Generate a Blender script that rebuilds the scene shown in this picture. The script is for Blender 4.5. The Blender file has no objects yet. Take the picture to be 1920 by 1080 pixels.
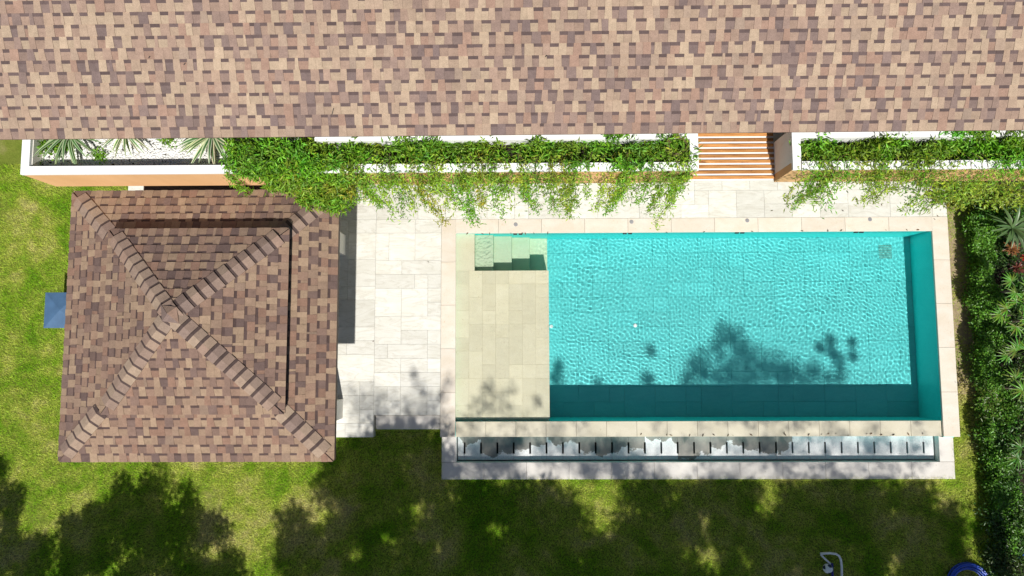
import bpy, math, random
import numpy as np
from mathutils import Vector, Matrix
random.seed(7); rng = np.random.default_rng(11)
scene = bpy.context.scene
COL = scene.collection
PI = math.pi

# ------------------------------------------------------------------ camera, sky, sun, exposure
CAM_H = 12.8
FPX = 1280.0                                   # focal length in pixels of a 1920 wide frame = 24 mm
rot = Matrix.Rotation(0.0865, 3, 'X') @ Matrix.Rotation(0.0117, 3, 'Y') @ Matrix.Rotation(-0.0043, 3, 'Z')
cam_data = bpy.data.cameras.new('camera')
cam = bpy.data.objects.new('camera', cam_data); COL.objects.link(cam)
cam.matrix_world = Matrix.Translation((0, 0, CAM_H)) @ rot.to_4x4()
cam_data.lens = 24.0; cam_data.sensor_width = 36.0
cam_data.clip_start = 0.05; cam_data.clip_end = 500.0
scene.camera = cam

SUN_EL = math.radians(54.4); SUN_AZ = math.radians(11.0)      # azimuth: from south towards east
SUN = Vector((math.sin(SUN_AZ) * math.cos(SUN_EL), -math.cos(SUN_AZ) * math.cos(SUN_EL), math.sin(SUN_EL)))
world = bpy.data.worlds.new('World'); scene.world = world; world.use_nodes = True
sky = world.node_tree.nodes.new('ShaderNodeTexSky')
sky.sky_type = 'NISHITA'; sky.sun_disc = False
sky.sun_elevation = SUN_EL; sky.sun_rotation = PI - SUN_AZ
bg = world.node_tree.nodes['Background']; bg.inputs[1].default_value = 0.062
world.node_tree.links.new(sky.outputs[0], bg.inputs[0])
sd = bpy.data.lights.new('sun', 'SUN'); sd.energy = 5.0; sd.angle = math.radians(0.53); sd.color = (1.0, 0.965, 0.905)
sd.cycles.is_caustics_light = True
sun = bpy.data.objects.new('sun', sd); COL.objects.link(sun)
sun.rotation_euler = (-SUN).to_track_quat('-Z', 'Y').to_euler(); sun.location = SUN * 40
scene.view_settings.view_transform = 'Standard'; scene.view_settings.look = 'None'
scene.view_settings.exposure = 0.15; scene.view_settings.gamma = 1.0
scene.cycles.use_denoising = True
scene.cycles.max_bounces = 8; scene.cycles.transparent_max_bounces = 8
scene.cycles.caustics_refractive = True; scene.cycles.caustics_reflective = False
scene.cycles.sample_clamp_indirect = 6.0

def P(u, v, z):
    """the point at height z that stands at (u, v) of the 1920 x 1080 photograph"""
    d = rot @ Vector(((u - 960) / FPX, (540 - v) / FPX, -1.0))
    t = (z - CAM_H) / d.z
    return Vector((d.x * t, d.y * t, z))
def proj(p):
    q = rot.transposed() @ (Vector(p) - Vector((0, 0, CAM_H)))
    if q.z >= -0.01: return (-9999, -9999)
    return (960 + FPX * q.x / -q.z, 540 - FPX * q.y / -q.z)

# ------------------------------------------------------------------ helpers: objects
ORG = {}
def link(name, me, parent=None, org=(0, 0, 0)):
    o = bpy.data.objects.new(name, me); COL.objects.link(o)
    org = Vector(org)
    if parent is not None:
        o.parent = parent; o.location = org - ORG[parent.name]
    else:
        o.location = org
    ORG[o.name] = org
    return o
def tag(o, label=None, cat=None, group=None, kind=None):
    if label: o['label'] = label
    if cat: o['category'] = cat
    if group: o['group'] = group
    if kind: o['kind'] = kind
    return o
def thing(name, loc, label, cat, group=None):
    return tag(link(name, None, None, loc), label, cat, group)
def mesh(name, V, F, mat, parent=None, org=None, cols=None, smooth=False):
    """verts in world space; cols: one rgb per face"""
    V = [Vector(v) for v in V]
    if org is None:
        org = sum(V, Vector()) / len(V)
    org = Vector(org)
    me = bpy.data.meshes.new(name)
    me.from_pydata([v - org for v in V], [], F)
    if cols is not None:
        a = me.color_attributes.new('Col', 'FLOAT_COLOR', 'CORNER')
        buf = []
        for p in me.polygons:
            c = cols[p.index]
            for _ in p.loop_indices: buf.extend((c[0], c[1], c[2], 1.0))
        a.data.foreach_set('color', buf)
    if smooth: me.shade_smooth()
    me.materials.append(mat)
    return link(name, me, parent, org)
def mesh_np(name, V, F, mat, parent=None, cols=None, smooth=False, org=(0, 0, 0)):
    """V (n,3) array, F (m,k) int array, cols (m,3) per face"""
    V = np.asarray(V, dtype=np.float32) - np.array(org, dtype=np.float32)
    F = np.asarray(F, dtype=np.int32); m, k = F.shape
    me = bpy.data.meshes.new(name)
    me.vertices.add(len(V)); me.vertices.foreach_set('co', V.ravel())
    me.loops.add(m * k); me.loops.foreach_set('vertex_index', F.ravel())
    me.polygons.add(m); me.polygons.foreach_set('loop_start', np.arange(0, m * k, k, dtype=np.int32))
    me.update(calc_edges=True)
    if cols is not None:
        a = me.color_attributes.new('Col', 'FLOAT_COLOR', 'CORNER')
        c = np.ones((m, k, 4), dtype=np.float32); c[:, :, :3] = np.asarray(cols)[:, None, :]
        a.data.foreach_set('color', c.ravel())
    if smooth: me.shade_smooth()
    me.materials.append(mat)
    return link(name, me, parent, org)
BOXF = [(0, 3, 2, 1), (4, 5, 6, 7), (0, 1, 5, 4), (1, 2, 6, 5), (2, 3, 7, 6), (3, 0, 4, 7)]
def boxv(x0, y0, z0, x1, y1, z1):
    return [(x0, y0, z0), (x1, y0, z0), (x1, y1, z0), (x0, y1, z0), (x0, y0, z1), (x1, y0, z1), (x1, y1, z1), (x0, y1, z1)]
def box(name, a, b, mat, parent=None, org=None):
    return mesh(name, boxv(*a, *b), BOXF, mat, parent, org)
def slab(name, x0, y0, x1, y1, z0, z1, mat, parent=None, ch=0.004, cols=None):
    """a box with its upper edges chamfered"""
    V = [(x0, y0, z0), (x1, y0, z0), (x1, y1, z0), (x0, y1, z0),
         (x0, y0, z1 - ch), (x1, y0, z1 - ch), (x1, y1, z1 - ch), (x0, y1, z1 - ch),
         (x0 + ch, y0 + ch, z1), (x1 - ch, y0 + ch, z1), (x1 - ch, y1 - ch, z1), (x0 + ch, y1 - ch, z1)]
    F = [(8, 9, 10, 11), (4, 5, 9, 8), (5, 6, 10, 9), (6, 7, 11, 10), (7, 4, 8, 11),
         (0, 1, 5, 4), (1, 2, 6, 5), (2, 3, 7, 6), (3, 0, 4, 7)]
    return mesh(name, V, F, mat, parent, cols=cols)
def tube_np(pts, radii, n=8):
    pts = [Vector(p) for p in pts]; V = []; F = []
    if not hasattr(radii, '__len__'): radii = [radii] * len(pts)
    for i, p in enumerate(pts):
        d = (pts[min(i + 1, len(pts) - 1)] - pts[max(i - 1, 0)]).normalized()
        a = d.cross(Vector((0.31, 0.2, 1))); 
        if a.length < 1e-3: a = d.cross(Vector((1, 0, 0)))
        a.normalize(); b = d.cross(a)
        for k in range(n):
            t = 2 * PI * k / n
            V.append(p + (a * math.cos(t) + b * math.sin(t)) * radii[i])
    for i in range(len(pts) - 1):
        for k in range(n):
            F.append((i * n + k, i * n + (k + 1) % n, (i + 1) * n + (k + 1) % n, (i + 1) * n + k))
    base = len(V); V.append(pts[0]); V.append(pts[-1]); e = (len(pts) - 1) * n
    for k in range(n):
        F.append((base, (k + 1) % n, k, base)); F.append((base + 1, e + k, e + (k + 1) % n, base + 1))
    return V, F
def merge(parts):
    V = []; F = []
    for v, f in parts:
        o = len(V); V.extend(v); F.extend([tuple(i + o for i in q) for q in f])
    return V, F
def tube(name, pts, radii, mat, parent=None, n=8, org=None):
    V, F = tube_np(pts, radii, n); F = [tuple(dict.fromkeys(f)) for f in F]
    return mesh(name, V, F, mat, parent, org, smooth=True)

# ------------------------------------------------------------------ helpers: materials
def S(r, g, b, k=1.0):
    f = lambda c: ((c / 255 + 0.055) / 1.055) ** 2.4 if c > 10 else c / 255 / 12.92
    return (f(r) * k, f(g) * k, f(b) * k, 1.0)
class NT:
    def __init__(s, name):
        s.m = bpy.data.materials.new(name); s.m.use_nodes = True; s.t = s.m.node_tree
        s.bsdf = s.t.nodes['Principled BSDF']; s.out = s.t.nodes['Material Output']
    def n(s, typ, **kw):
        x = s.t.nodes.new('ShaderNode' + typ)
        for k, v in kw.items(): setattr(x, k, v)
        return x
    def l(s, a, b): s.t.links.new(a, b)
    def pos(s): return s.n('NewGeometry').outputs['Position']
    def obj(s): return s.n('TexCoord').outputs['Object']
    def noise(s, vec, scale, detail=3, rough=0.55, dist=0.0):
        x = s.n('TexNoise'); s.l(vec, x.inputs['Vector'])
        x.inputs['Scale'].default_value = scale; x.inputs['Detail'].default_value = detail
        x.inputs['Roughness'].default_value = rough; x.inputs['Distortion'].default_value = dist
        return x.outputs['Fac']
    def ramp(s, fac, stops):
        x = s.n('ValToRGB'); e = x.color_ramp.elements
        while len(e) < len(stops): e.new(0.5)
        for i, (p, c) in enumerate(stops):
            e[i].position = p; e[i].color = c if hasattr(c, '__len__') else (c, c, c, 1)
        s.l(fac, x.inputs[0]); return x.outputs[0]
    def mix(s, fac, a, b, mode='MIX'):
        x = s.n('Mix', data_type='RGBA', blend_type=mode)
        for sock, v in ((x.inputs[0], fac), (x.inputs[6], a), (x.inputs[7], b)):
            if hasattr(v, 'is_output'): s.l(v, sock)
            else: sock.default_value = v
        return x.outputs[2]
    def math(s, op, a, b=0.0):
        x = s.n('Math', operation=op)
        for sock, v in ((x.inputs[0], a), (x.inputs[1], b)):
            if hasattr(v, 'is_output'): s.l(v, sock)
            else: sock.default_value = v
        return x.outputs[0]
    def scale(s, vec, xyz):
        x = s.n('Mapping'); s.l(vec, x.inputs['Vector']); x.inputs['Scale'].default_value = xyz; return x.outputs[0]
    def shift(s, vec, val, k=40.0):
        a = s.n('VectorMath', operation='MULTIPLY_ADD')
        c = s.n('CombineXYZ')
        for i in range(3): s.l(s.math('MULTIPLY', val, k * (1 + 0.7 * i)), c.inputs[i])
        s.l(vec, a.inputs[0]); a.inputs[1].default_value = (1, 1, 1); s.l(c.outputs[0], a.inputs[2]); return a.outputs[0]
    def bump(s, h, strength=0.3, dist=0.01):
        x = s.n('Bump'); x.inputs['Strength'].default_value = strength; x.inputs['Distance'].default_value = dist
        s.l(h, x.inputs['Height']); s.l(x.outputs[0], s.bsdf.inputs['Normal'])
    def set(s, col=None, rough=None, spec=None, metal=None):
        for k, v in (('Base Color', col), ('Roughness', rough), ('Specular IOR Level', spec), ('Metallic', metal)):
            if v is None: continue
            if hasattr(v, 'is_output'): s.l(v, s.bsdf.inputs[k])
            else: s.bsdf.inputs[k].default_value = v
        return s.m

def simple(name, col, rough=0.6, var=0.12, scale=4.0, spec=0.4, metal=0.0, bump=0.0):
    t = NT(name); p = t.pos()
    a = t.noise(p, scale, 4); b = t.noise(p, scale * 11, 3)
    f = t.math('ADD', t.math('MULTIPLY', a, 0.7), t.math('MULTIPLY', b, 0.3))
    lo = tuple(c * (1 - var) for c in col[:3]) + (1,); hi = tuple(min(1, c * (1 + var)) for c in col[:3]) + (1,)
    if bump: t.bump(b, bump, 0.004)
    return t.set(t.ramp(f, [(0.3, lo), (0.7, hi)]), rough, spec, metal)

def mat_shingle():
    t = NT('shingle_granules'); p = t.pos()
    a = t.n('Attribute', attribute_name='Col').outputs['Color']
    g = t.noise(p, 110, 3, 0.85); g2 = t.noise(p, 14, 3); g3 = t.noise(p, 1.3, 3)
    c = t.mix(1.0, a, t.ramp(g, [(0.25, 0.62), (0.75, 1.38)]), 'MULTIPLY')
    c = t.mix(1.0, c, t.ramp(g2, [(0.25, 0.88), (0.75, 1.12)]), 'MULTIPLY')
    c = t.mix(1.0, c, t.ramp(g3, [(0.3, 0.94), (0.7, 1.06)]), 'MULTIPLY')
    t.bump(g, 0.5, 0.002)
    return t.set(c, 0.95, 0.15)

def mat_stone(name, cols, vein=None, vein_amt=0.4, pores=None, rough=0.6, wet=0.0, vscale=2.2, fine=60, pervar=0.08):
    """stone whose tone, veins and grain shift from piece to piece"""
    t = NT(name); o = t.n('ObjectInfo').outputs['Random']
    p = t.shift(t.pos(), o)
    n1 = t.noise(t.scale(p, (1.0, 1.6, 1)), 2.6, 4, 0.6, 0.6)
    c = t.ramp(n1, [(0.3, cols[0]), (0.7, cols[1])])
    if vein is not None:
        w = t.n('TexNoise'); t.l(t.scale(p, (0.55, 2.0, 1)), w.inputs['Vector']); w.inputs['Scale'].default_value = vscale
        w.inputs['Detail'].default_value = 3; w.inputs['Distortion'].default_value = 1.6
        band = t.math('ABSOLUTE', t.math('SUBTRACT', t.math('FRACT', t.math('MULTIPLY', w.outputs['Fac'], 5.0)), 0.5))
        c = t.mix(t.math('MULTIPLY', t.ramp(band, [(0.0, 1.0), (0.16, 0.25), (0.4, 0.0)]), vein_amt), c, vein)
    f = t.noise(p, fine, 3, 0.7)
    c = t.mix(1.0, c, t.ramp(f, [(0.25, 0.93), (0.75, 1.07)]), 'MULTIPLY')
    if pores is not None:
        q = t.noise(t.scale(p, (1, 0.6, 1)), 38, 4, 0.7)
        q2 = t.noise(p, 3.5, 3)
        m = t.math('MULTIPLY', t.ramp(q, [(0.60, 0.0), (0.68, 1.0)]), t.ramp(q2, [(0.45, 0.1), (0.62, 0.9)]))
        c = t.mix(m, c, pores)
    r = t.n('MapRange'); t.l(o, r.inputs[0]); r.inputs[3].default_value = 1 - pervar; r.inputs[4].default_value = 1 + pervar
    c = t.mix(1.0, c, r.outputs[0], 'MULTIPLY')
    t.bump(f, 0.15, 0.003)
    return t.set(c, rough, 0.4)

def mat_leaf(name, trans=0.35, rough=0.45):
    t = NT(name); a = t.n('Attribute', attribute_name='Col').outputs['Color']
    t.set(a, rough, 0.35)
    tr = t.n('BsdfTranslucent'); t.l(t.mix(1.0, a, (1.25, 1.2, 0.55, 1), 'MULTIPLY'), tr.inputs[0])
    m = t.n('MixShader'); m.inputs[0].default_value = trans
    t.l(t.bsdf.outputs[0], m.inputs[1]); t.l(tr.outputs[0], m.inputs[2]); t.l(m.outputs[0], t.out.inputs[0])
    return t.m

def mat_lawn(blade):
    t = NT('grass_blade' if blade else 'lawn_soil'); p = t.pos()
    n1 = t.noise(p, 0.75, 4, 0.62, 0.4); n2 = t.noise(p, 3.2, 4, 0.6); n3 = t.noise(t.scale(p, (1, 1, 0)), 0.33, 2)
    f = t.math('ADD', t.math('MULTIPLY', n1, 0.55), t.math('ADD', t.math('MULTIPLY', n2, 0.3), t.math('MULTIPLY', n3, 0.15)))
    if blade:
        c = t.ramp(f, [(0.37, (0.15, 0.40, 0.008, 1)), (0.45, (0.31, 0.53, 0.022, 1)), (0.53, (0.56, 0.645, 0.10, 1)), (0.61, (0.74, 0.70, 0.25, 1))])
        dry = t.ramp(t.noise(p, 1.7, 3), [(0.68, 0.0), (0.78, 0.45)])
        c = t.mix(dry, c, (0.30, 0.24, 0.11, 1))
        a = t.n('Attribute', attribute_name='Col').outputs['Color']
        c = t.mix(1.0, c, a, 'MULTIPLY')
        t.set(c, 0.6, 0.25)
        tr = t.n('BsdfTranslucent'); t.l(c, tr.inputs[0]); m = t.n('MixShader'); m.inputs[0].default_value = 0.3
        t.l(t.bsdf.outputs[0], m.inputs[1]); t.l(tr.outputs[0], m.inputs[2]); t.l(m.outputs[0], t.out.inputs[0])
        return t.m
    c = t.ramp(f, [(0.38, (0.08, 0.13, 0.010, 1)), (0.52, (0.15, 0.18, 0.03, 1)), (0.64, (0.27, 0.24, 0.10, 1))])
    h = t.noise(p, 60, 4, 0.7); t.bump(h, 0.6, 0.02)
    return t.set(t.mix(1.0, c, t.ramp(h, [(0.3, 0.7), (0.7, 1.25)]), 'MULTIPLY'), 0.95, 0.1)

def mat_water():
    t = NT('pool_water'); b = t.bsdf
    b.inputs['Base Color'].default_value = (0.955, 1.0, 0.985, 1); b.inputs['Transmission Weight'].default_value = 1.0
    b.inputs['IOR'].default_value = 1.2; b.inputs['Roughness'].default_value = 0.0
    return t.m

def mat_wood():
    t = NT('teak_slat'); o = t.n('ObjectInfo').outputs['Random']; p = t.shift(t.pos(), o, 20)
    g = t.noise(t.scale(p, (1.2, 16, 16)), 3.0, 5, 0.6, 0.4); k = t.noise(t.scale(p, (3, 7, 3)), 2.2, 2)
    c = t.ramp(g, [(0.3, (0.30, 0.115, 0.03, 1)), (0.7, (0.60, 0.30, 0.10, 1))])
    c = t.mix(t.ramp(k, [(0.66, 0.0), (0.76, 0.75)]), c, (0.15, 0.05, 0.015, 1))
    r = t.n('MapRange'); t.l(o, r.inputs[0]); r.inputs[3].default_value = 0.72; r.inputs[4].default_value = 1.2
    c = t.mix(1.0, c, r.outputs[0], 'MULTIPLY'); t.bump(g, 0.2, 0.003)
    return t.set(c, 0.55, 0.3)

def mat_basin(y_top, y_bot):
    """gutter slabs: dark where wet, a pale lime crust with a ragged edge where they have dried"""
    t = NT('gutter_slab_stone'); p = t.pos()
    sp = t.n('SeparateXYZ'); t.l(p, sp.inputs[0])
    v = t.math('DIVIDE', t.math('SUBTRACT', y_top, sp.outputs['Y']), y_top - y_bot)        # 0 at the pool side, 1 at the lawn side
    cx = t.n('CombineXYZ'); t.l(sp.outputs['X'], cx.inputs[0])
    big = t.noise(cx.outputs[0], 1.15, 2, 0.6)                                              # slow wander of the edge along x
    o = t.n('ObjectInfo').outputs['Random']
    edge = t.math('ADD', t.math('MULTIPLY', t.math('SUBTRACT', big, 0.5), 2.2), 0.50)
    edge = t.math('ADD', edge, t.math('MULTIPLY', t.math('SUBTRACT', o, 0.5), 0.75))
    edge = t.math('ADD', edge, t.math('MULTIPLY', t.math('SUBTRACT', t.noise(p, 7, 4, 0.7), 0.5), 0.75))
    grad = t.n('MapRange'); t.l(sp.outputs['X'], grad.inputs[0])
    grad.inputs[1].default_value = 4.6; grad.inputs[2].default_value = 6.0; grad.inputs[3].default_value = 0.0; grad.inputs[4].default_value = 1.1
    edge = t.math('SUBTRACT', edge, grad.outputs[0])
    d = t.math('SUBTRACT', v, edge)
    dry = t.ramp(d, [(0.0, 0.0), (0.025, 1.0)])
    n = t.noise(p, 5, 4, 0.65); f = t.noise(t.scale(p, (3, 1, 1)), 26, 4, 0.7)
    wetc = t.ramp(n, [(0.3, (0.17, 0.167, 0.155, 1)), (0.7, (0.29, 0.272, 0.23, 1))])
    dryc = t.ramp(f, [(0.28, (0.50, 0.51, 0.52, 1)), (0.6, (0.70, 0.70, 0.69, 1))])
    sc = t.math('MULTIPLY', t.ramp(t.noise(p, 17, 4, 0.75), [(0.63, 0.0), (0.70, 0.6)]), 1.0)
    dryc = t.mix(sc, dryc, (0.22, 0.23, 0.24, 1))
    c = t.mix(dry, wetc, dryc)
    crust = t.ramp(t.math('ABSOLUTE', d), [(0.0, 0.9), (0.06, 0.0)])
    c = t.mix(crust, c, (0.82, 0.82, 0.80, 1))
    r = t.ramp(dry, [(0.0, 0.5), (1.0, 0.8)])
    return t.set(c, r, 0.4)

M = {}
M['shingle'] = mat_shingle()
M['deck'] = mat_stone('cream_sandstone', ((0.595, 0.58, 0.515, 1), (0.68, 0.67, 0.625, 1)), (0.47, 0.44, 0.37, 1), 0.5, None, 0.6, pervar=0.10)
M['mortar'] = simple('mortar', (0.48, 0.455, 0.395), 0.9)
M['coping'] = mat_stone('coralina_coping', ((0.60, 0.525, 0.425, 1), (0.665, 0.61, 0.535, 1)), None, 0, (0.52, 0.38, 0.24, 1), 0.6, pervar=0.05)
M['border'] = mat_stone('honed_border', ((0.57, 0.535, 0.485, 1), (0.64, 0.61, 0.565, 1)), None, 0, (0.48, 0.43, 0.36, 1), 0.6, pervar=0.04)
M['shelf'] = mat_stone('shelf_coral_stone', ((0.735, 0.665, 0.475, 1), (0.785, 0.72, 0.54, 1)), None, 0, (0.54, 0.44, 0.26, 1), 0.55, pervar=0.07)
M['steps'] = mat_stone('step_coral_stone', ((0.50, 0.60, 0.41, 1), (0.56, 0.655, 0.475, 1)), None, 0, (0.50, 0.52, 0.32, 1), 0.55)
M['pool_tile'] = mat_stone('turquoise_pool_stone', ((0.085, 0.54, 0.555, 1), (0.11, 0.60, 0.61, 1)), (0.06, 0.47, 0.49, 1), 0.3, None, 0.5, pervar=0.06)
M['pool_wall'] = mat_stone('turquoise_pool_wall', ((0.035, 0.78, 0.75, 1), (0.055, 0.83, 0.80, 1)), None, 0, None, 0.5)
M['weir'] = mat_stone('weir_coral_stone', ((0.50, 0.46, 0.345, 1), (0.57, 0.53, 0.42, 1)), None, 0, (0.42, 0.35, 0.22, 1), 0.4, pervar=0.05)
M['water'] = mat_water()
M['drain'] = simple('drain_grille', (0.12, 0.33, 0.29), 0.5)
M['white'] = simple('white_render', (0.80, 0.80, 0.79), 0.7, 0.03, 2.0)
M['cream'] = simple('cream_render', (0.72, 0.69, 0.62), 0.8, 0.04)
t = NT('peach_render'); p_ = t.pos(); st_ = t.noise(t.scale(p_, (7, 7, 0.5)), 1.0, 4, 0.65)
c_ = t.mix(1.0, t.ramp(t.noise(p_, 1.3, 4), [(0.3, (0.68, 0.40, 0.19, 1)), (0.7, (0.75, 0.45, 0.225, 1))]), t.ramp(st_, [(0.3, 0.95), (0.7, 1.02)]), 'MULTIPLY')
t.bump(t.noise(p_, 40, 3), 0.2, 0.004); M['peach'] = t.set(c_, 0.85, 0.2)
M['wood'] = mat_wood()
M['darkwood'] = simple('dark_timber', (0.085, 0.035, 0.022), 0.6, 0.3, 9)
M['fascia'] = simple('brown_fascia', (0.11, 0.065, 0.05), 0.6, 0.1)
M['void'] = simple('dark_gutter', (0.012, 0.012, 0.012), 0.9)
M['felt'] = simple('roofing_felt', (0.03, 0.026, 0.024), 0.95)
M['lawn'] = mat_lawn(False); M['blade'] = mat_lawn(True)
M['leaf'] = mat_leaf('leaf'); M['glossleaf'] = mat_leaf('glossy_leaf', 0.2, 0.35)
M['stem'] = simple('vine_stem', (0.16, 0.12, 0.06), 0.8, 0.3, 20)
M['bark'] = simple('bark', (0.13, 0.10, 0.075), 0.9, 0.3, 8)
M['soil'] = simple('dark_soil', (0.030, 0.024, 0.018), 0.95, 0.5, 14, 0.1, bump=0.8)
M['pebble'] = NT('white_pebble').m
t = NT('white_pebbles'); M['pebble'] = t.set(t.n('Attribute', attribute_name='Col').outputs['Color'], 0.7, 0.3)
M['bluemetal'] = simple('blue_painted_metal', (0.062, 0.128, 0.23), 0.5, 0.18, 5, 0.5)
M['steel'] = simple('brushed_steel', (0.42, 0.42, 0.44), 0.35, 0.1, 12, 0.5, 0.6)
M['greyplastic'] = simple('grey_plastic', (0.27, 0.265, 0.28), 0.5, 0.06, 30)
M['blackplastic'] = simple('black_plastic', (0.012, 0.02, 0.025), 0.5)
M['whiteplastic'] = simple('white_plastic', (0.78, 0.80, 0.80), 0.35, 0.03)
M['bluehose'] = simple('blue_hose', (0.012, 0.075, 0.50), 0.3, 0.15, 15, 0.6)
M['navy'] = simple('navy_plastic', (0.02, 0.02, 0.22), 0.35)

# ------------------------------------------------------------------ levels and the main plan
Z_WATER, Z_SHELF, Z_FLOOR = -0.055, -0.155, -0.955
Z_BORDER, Z_GUTTER, Z_LAWN = -0.13, -0.27, -0.21
XL, XR, YT, YB, XO = -1.2226, 7.7717, 2.1678, -1.654, 8.0585
XW = P(826.5, 600, 0).x                      # outer edge of the west coping
YN = P(1300, 408.5, 0).y                     # outer edge of the north coping
YI = P(1300, 789.5, Z_WATER).y               # inner edge of the overflow weir
YO = P(1300, 818.5, Z_WATER).y               # outer edge of the weir
DECK_S = P(660, 820, 0).y
NOTCH_X = P(700, 795, 0).x; NOTCH_Y = P(760, 778.5, 0).y; STEP_Y = P(760, 805, -0.12).y
BX0, BX1 = P(828, 860, Z_BORDER).x, P(1789.5, 860, Z_BORDER).x
BY0 = P(1300, 898.5, Z_BORDER).y             # south edge of the gutter border
GX0, GX1 = P(856, 840, Z_BORDER).x, P(1761, 840, Z_BORDER).x
GY0 = P(1300, 866.5, Z_BORDER).y
DECK_W, DECK_N = P(240, 355, 0).x, 4.6

# ------------------------------------------------------------------ lawn and soil
ha, hb, hc_, hd_ = BX0 + 0.05, BX1 - 0.05, BY0 + 0.05, YN            # the lawn is open where the pool and its gutter are sunk
LV = [(x, y, Z_LAWN) for y in (-60, hc_, hd_, 60) for x in (-60, ha, hb, 60)]
lw = mesh('lawn', LV, [(j * 4 + i, j * 4 + i + 1, j * 4 + i + 5, j * 4 + i + 4) for j in range(3) for i in range(3) if (i, j) != (1, 1)], M['lawn'], org=(0, 0, Z_LAWN))
tag(lw, kind='structure')

# ------------------------------------------------------------------ terrace paving
terrace = box('terrace', (DECK_W, DECK_S, -0.6), (NOTCH_X, DECK_N, -0.034), M['mortar']); tag(terrace, kind='structure')
mesh('bedding', boxv(NOTCH_X, NOTCH_Y, -0.6, XW, DECK_N, -0.034), BOXF, M['mortar'], terrace)
mesh('bedding', boxv(XW, YN, -0.6, XO, DECK_N, -0.034), BOXF, M['mortar'], terrace)
def tile_rects(x0, y0, x1, y1, gx, gy, shapes, seed):
    """break a rectangle into modular rectangles; shapes are (w, h, weight) in modules"""
    r = random.Random(seed)
    nx = max(1, round((x1 - x0) / gx)); ny = max(1, round((y1 - y0) / gy))
    sx = (x1 - x0) / nx; sy = (y1 - y0) / ny
    used = np.zeros((nx, ny), bool); out = []
    for j in range(ny):
        for i in range(nx):
            if used[i, j]: continue
            opts = [(w, h, k) for w, h, k in shapes if i + w <= nx and j + h <= ny and not used[i:i + w, j:j + h].any()]
            w, h, _ = r.choices(opts, [k for _, _, k in opts])[0]
            used[i:i + w, j:j + h] = True
            out.append((x0 + i * sx, y0 + j * sy, x0 + (i + w) * sx, y0 + (j + h) * sy))
    return out
SH = [(2, 1, 6), (1, 1, 2), (2, 2, 4), (3, 1, 2), (3, 2, 2)]
def lay(rects, z, mat, parent, name, gap=0.0013, th=0.03, jit=0.0012):
    for a, b, c, d in rects:
        dz = random.uniform(-jit, jit)
        slab(name, a + gap, b + gap, c - gap, d - gap, z - th, z + dz, mat, parent, 0.002)
XS = P(610, 600, 0).x - 0.9
lay(tile_rects(NOTCH_X, NOTCH_Y, XW, YN, 0.262, 0.262, SH, 3), 0, M['deck'], terrace, 'paving_tile')
lay(tile_rects(XS, DECK_S, NOTCH_X, YN, 0.262, 0.262, SH, 4), 0, M['deck'], terrace, 'paving_tile')
lay(tile_rects(XS, YN, XO - 0.27, YN + 1.31, 0.262, 0.262, SH, 5), 0, M['deck'], terrace, 'paving_tile')
lay(tile_rects(XO - 0.27, YN, XO, YN + 1.31, 0.27, 0.262, [(1, 2, 1), (1, 3, 1)], 5), 0, M['deck'], terrace, 'paving_tile')
lay([(DECK_W, DECK_S, XS, NOTCH_Y + 1), (DECK_W, NOTCH_Y + 1, XS, 2.7), (DECK_W, 2.7, DECK_W + 0.30, YN + 1.31)], 0, M['deck'], terrace, 'paving_tile')
for k in range(9):                                              # dark timber boards behind the pavilion
    y = 2.72 + k * 0.105
    slab('deck_board', DECK_W + 0.305, y, XS - 0.003, y + 0.1, -0.03, 0.0, M['darkwood'], terrace, 0.003)
slab('step', NOTCH_X + 0.016, STEP_Y, XW - 0.012, NOTCH_Y - 0.014, -0.6, -0.12, M['border'], terrace, 0.006)

# ------------------------------------------------------------------ swimming pool
pool = thing('swimming_pool', (3.2, 0.3, Z_FLOOR), 'rectangular turquoise swimming pool with a shallow beige shelf and corner steps', 'pool')
SX1 = P(1029.5, 620, Z_SHELF).x                                   # east edge of the shelf
STX0 = P(890, 470, Z_SHELF).x; STY0 = P(960, 507.5, Z_SHELF).y    # the step well
# shell: inner faces of the walls as thick blocks
WT = 0.2
for a, b in (((XL - WT, YT, -1.6), (XR + WT, YT + WT, -0.042)), ((XR, YI - 0.3, -1.6), (XR + WT, YT - 0.001, -0.042)), ((XL - WT, YO, -1.6), (XL, YT - 0.001, -0.042))):
    o = box('pool_wall', a, b, M['pool_wall'], pool)
o = box('weir_wall', (XL + 0.001, YO + 0.004, -1.6), (XR - 0.001, YI, -0.09), M['pool_wall'], pool)
box('floor_bed', (XL, YI, -1.6), (XR, YT, Z_FLOOR - 0.03), M['pool_wall'], pool)
lay(tile_rects(SX1, YI, XR, YT, 0.30, 0.30, [(2, 1, 5), (1, 1, 2), (2, 2, 3), (3, 2, 1)], 9), Z_FLOOR, M['pool_tile'], pool, 'floor_tile', 0.0016, 0.029)
# shelf body in two blocks round the step well, faced with tiles
box('shelf_body', (XL, YI, Z_FLOOR - 0.02), (SX1 - 0.02, STY0 - 0.02, Z_SHELF - 0.03), M['shelf'], pool)
box('shelf_body', (XL, STY0 - 0.0195, Z_FLOOR - 0.02), (STX0 - 0.02, YT, Z_SHELF - 0.03), M['shelf'], pool)
box('shelf_face', (STX0 - 0.0195, STY0 - 0.019, Z_FLOOR - 0.02), (SX1, STY0, Z_SHELF - 0.03), M['steps'], pool)
box('shelf_face', (SX1 - 0.0195, YI, Z_FLOOR - 0.02), (SX1, STY0 - 0.0195, Z_SHELF - 0.031), M['pool_wall'], pool)
box('shelf_face', (STX0 - 0.0195, STY0 + 0.001, Z_FLOOR - 0.02), (STX0, YT, Z_SHELF - 0.031), M['steps'], pool)
SHS = [(1, 1, 3), (1, 2, 4), (1, 3, 3), (2, 2, 1)]
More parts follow.
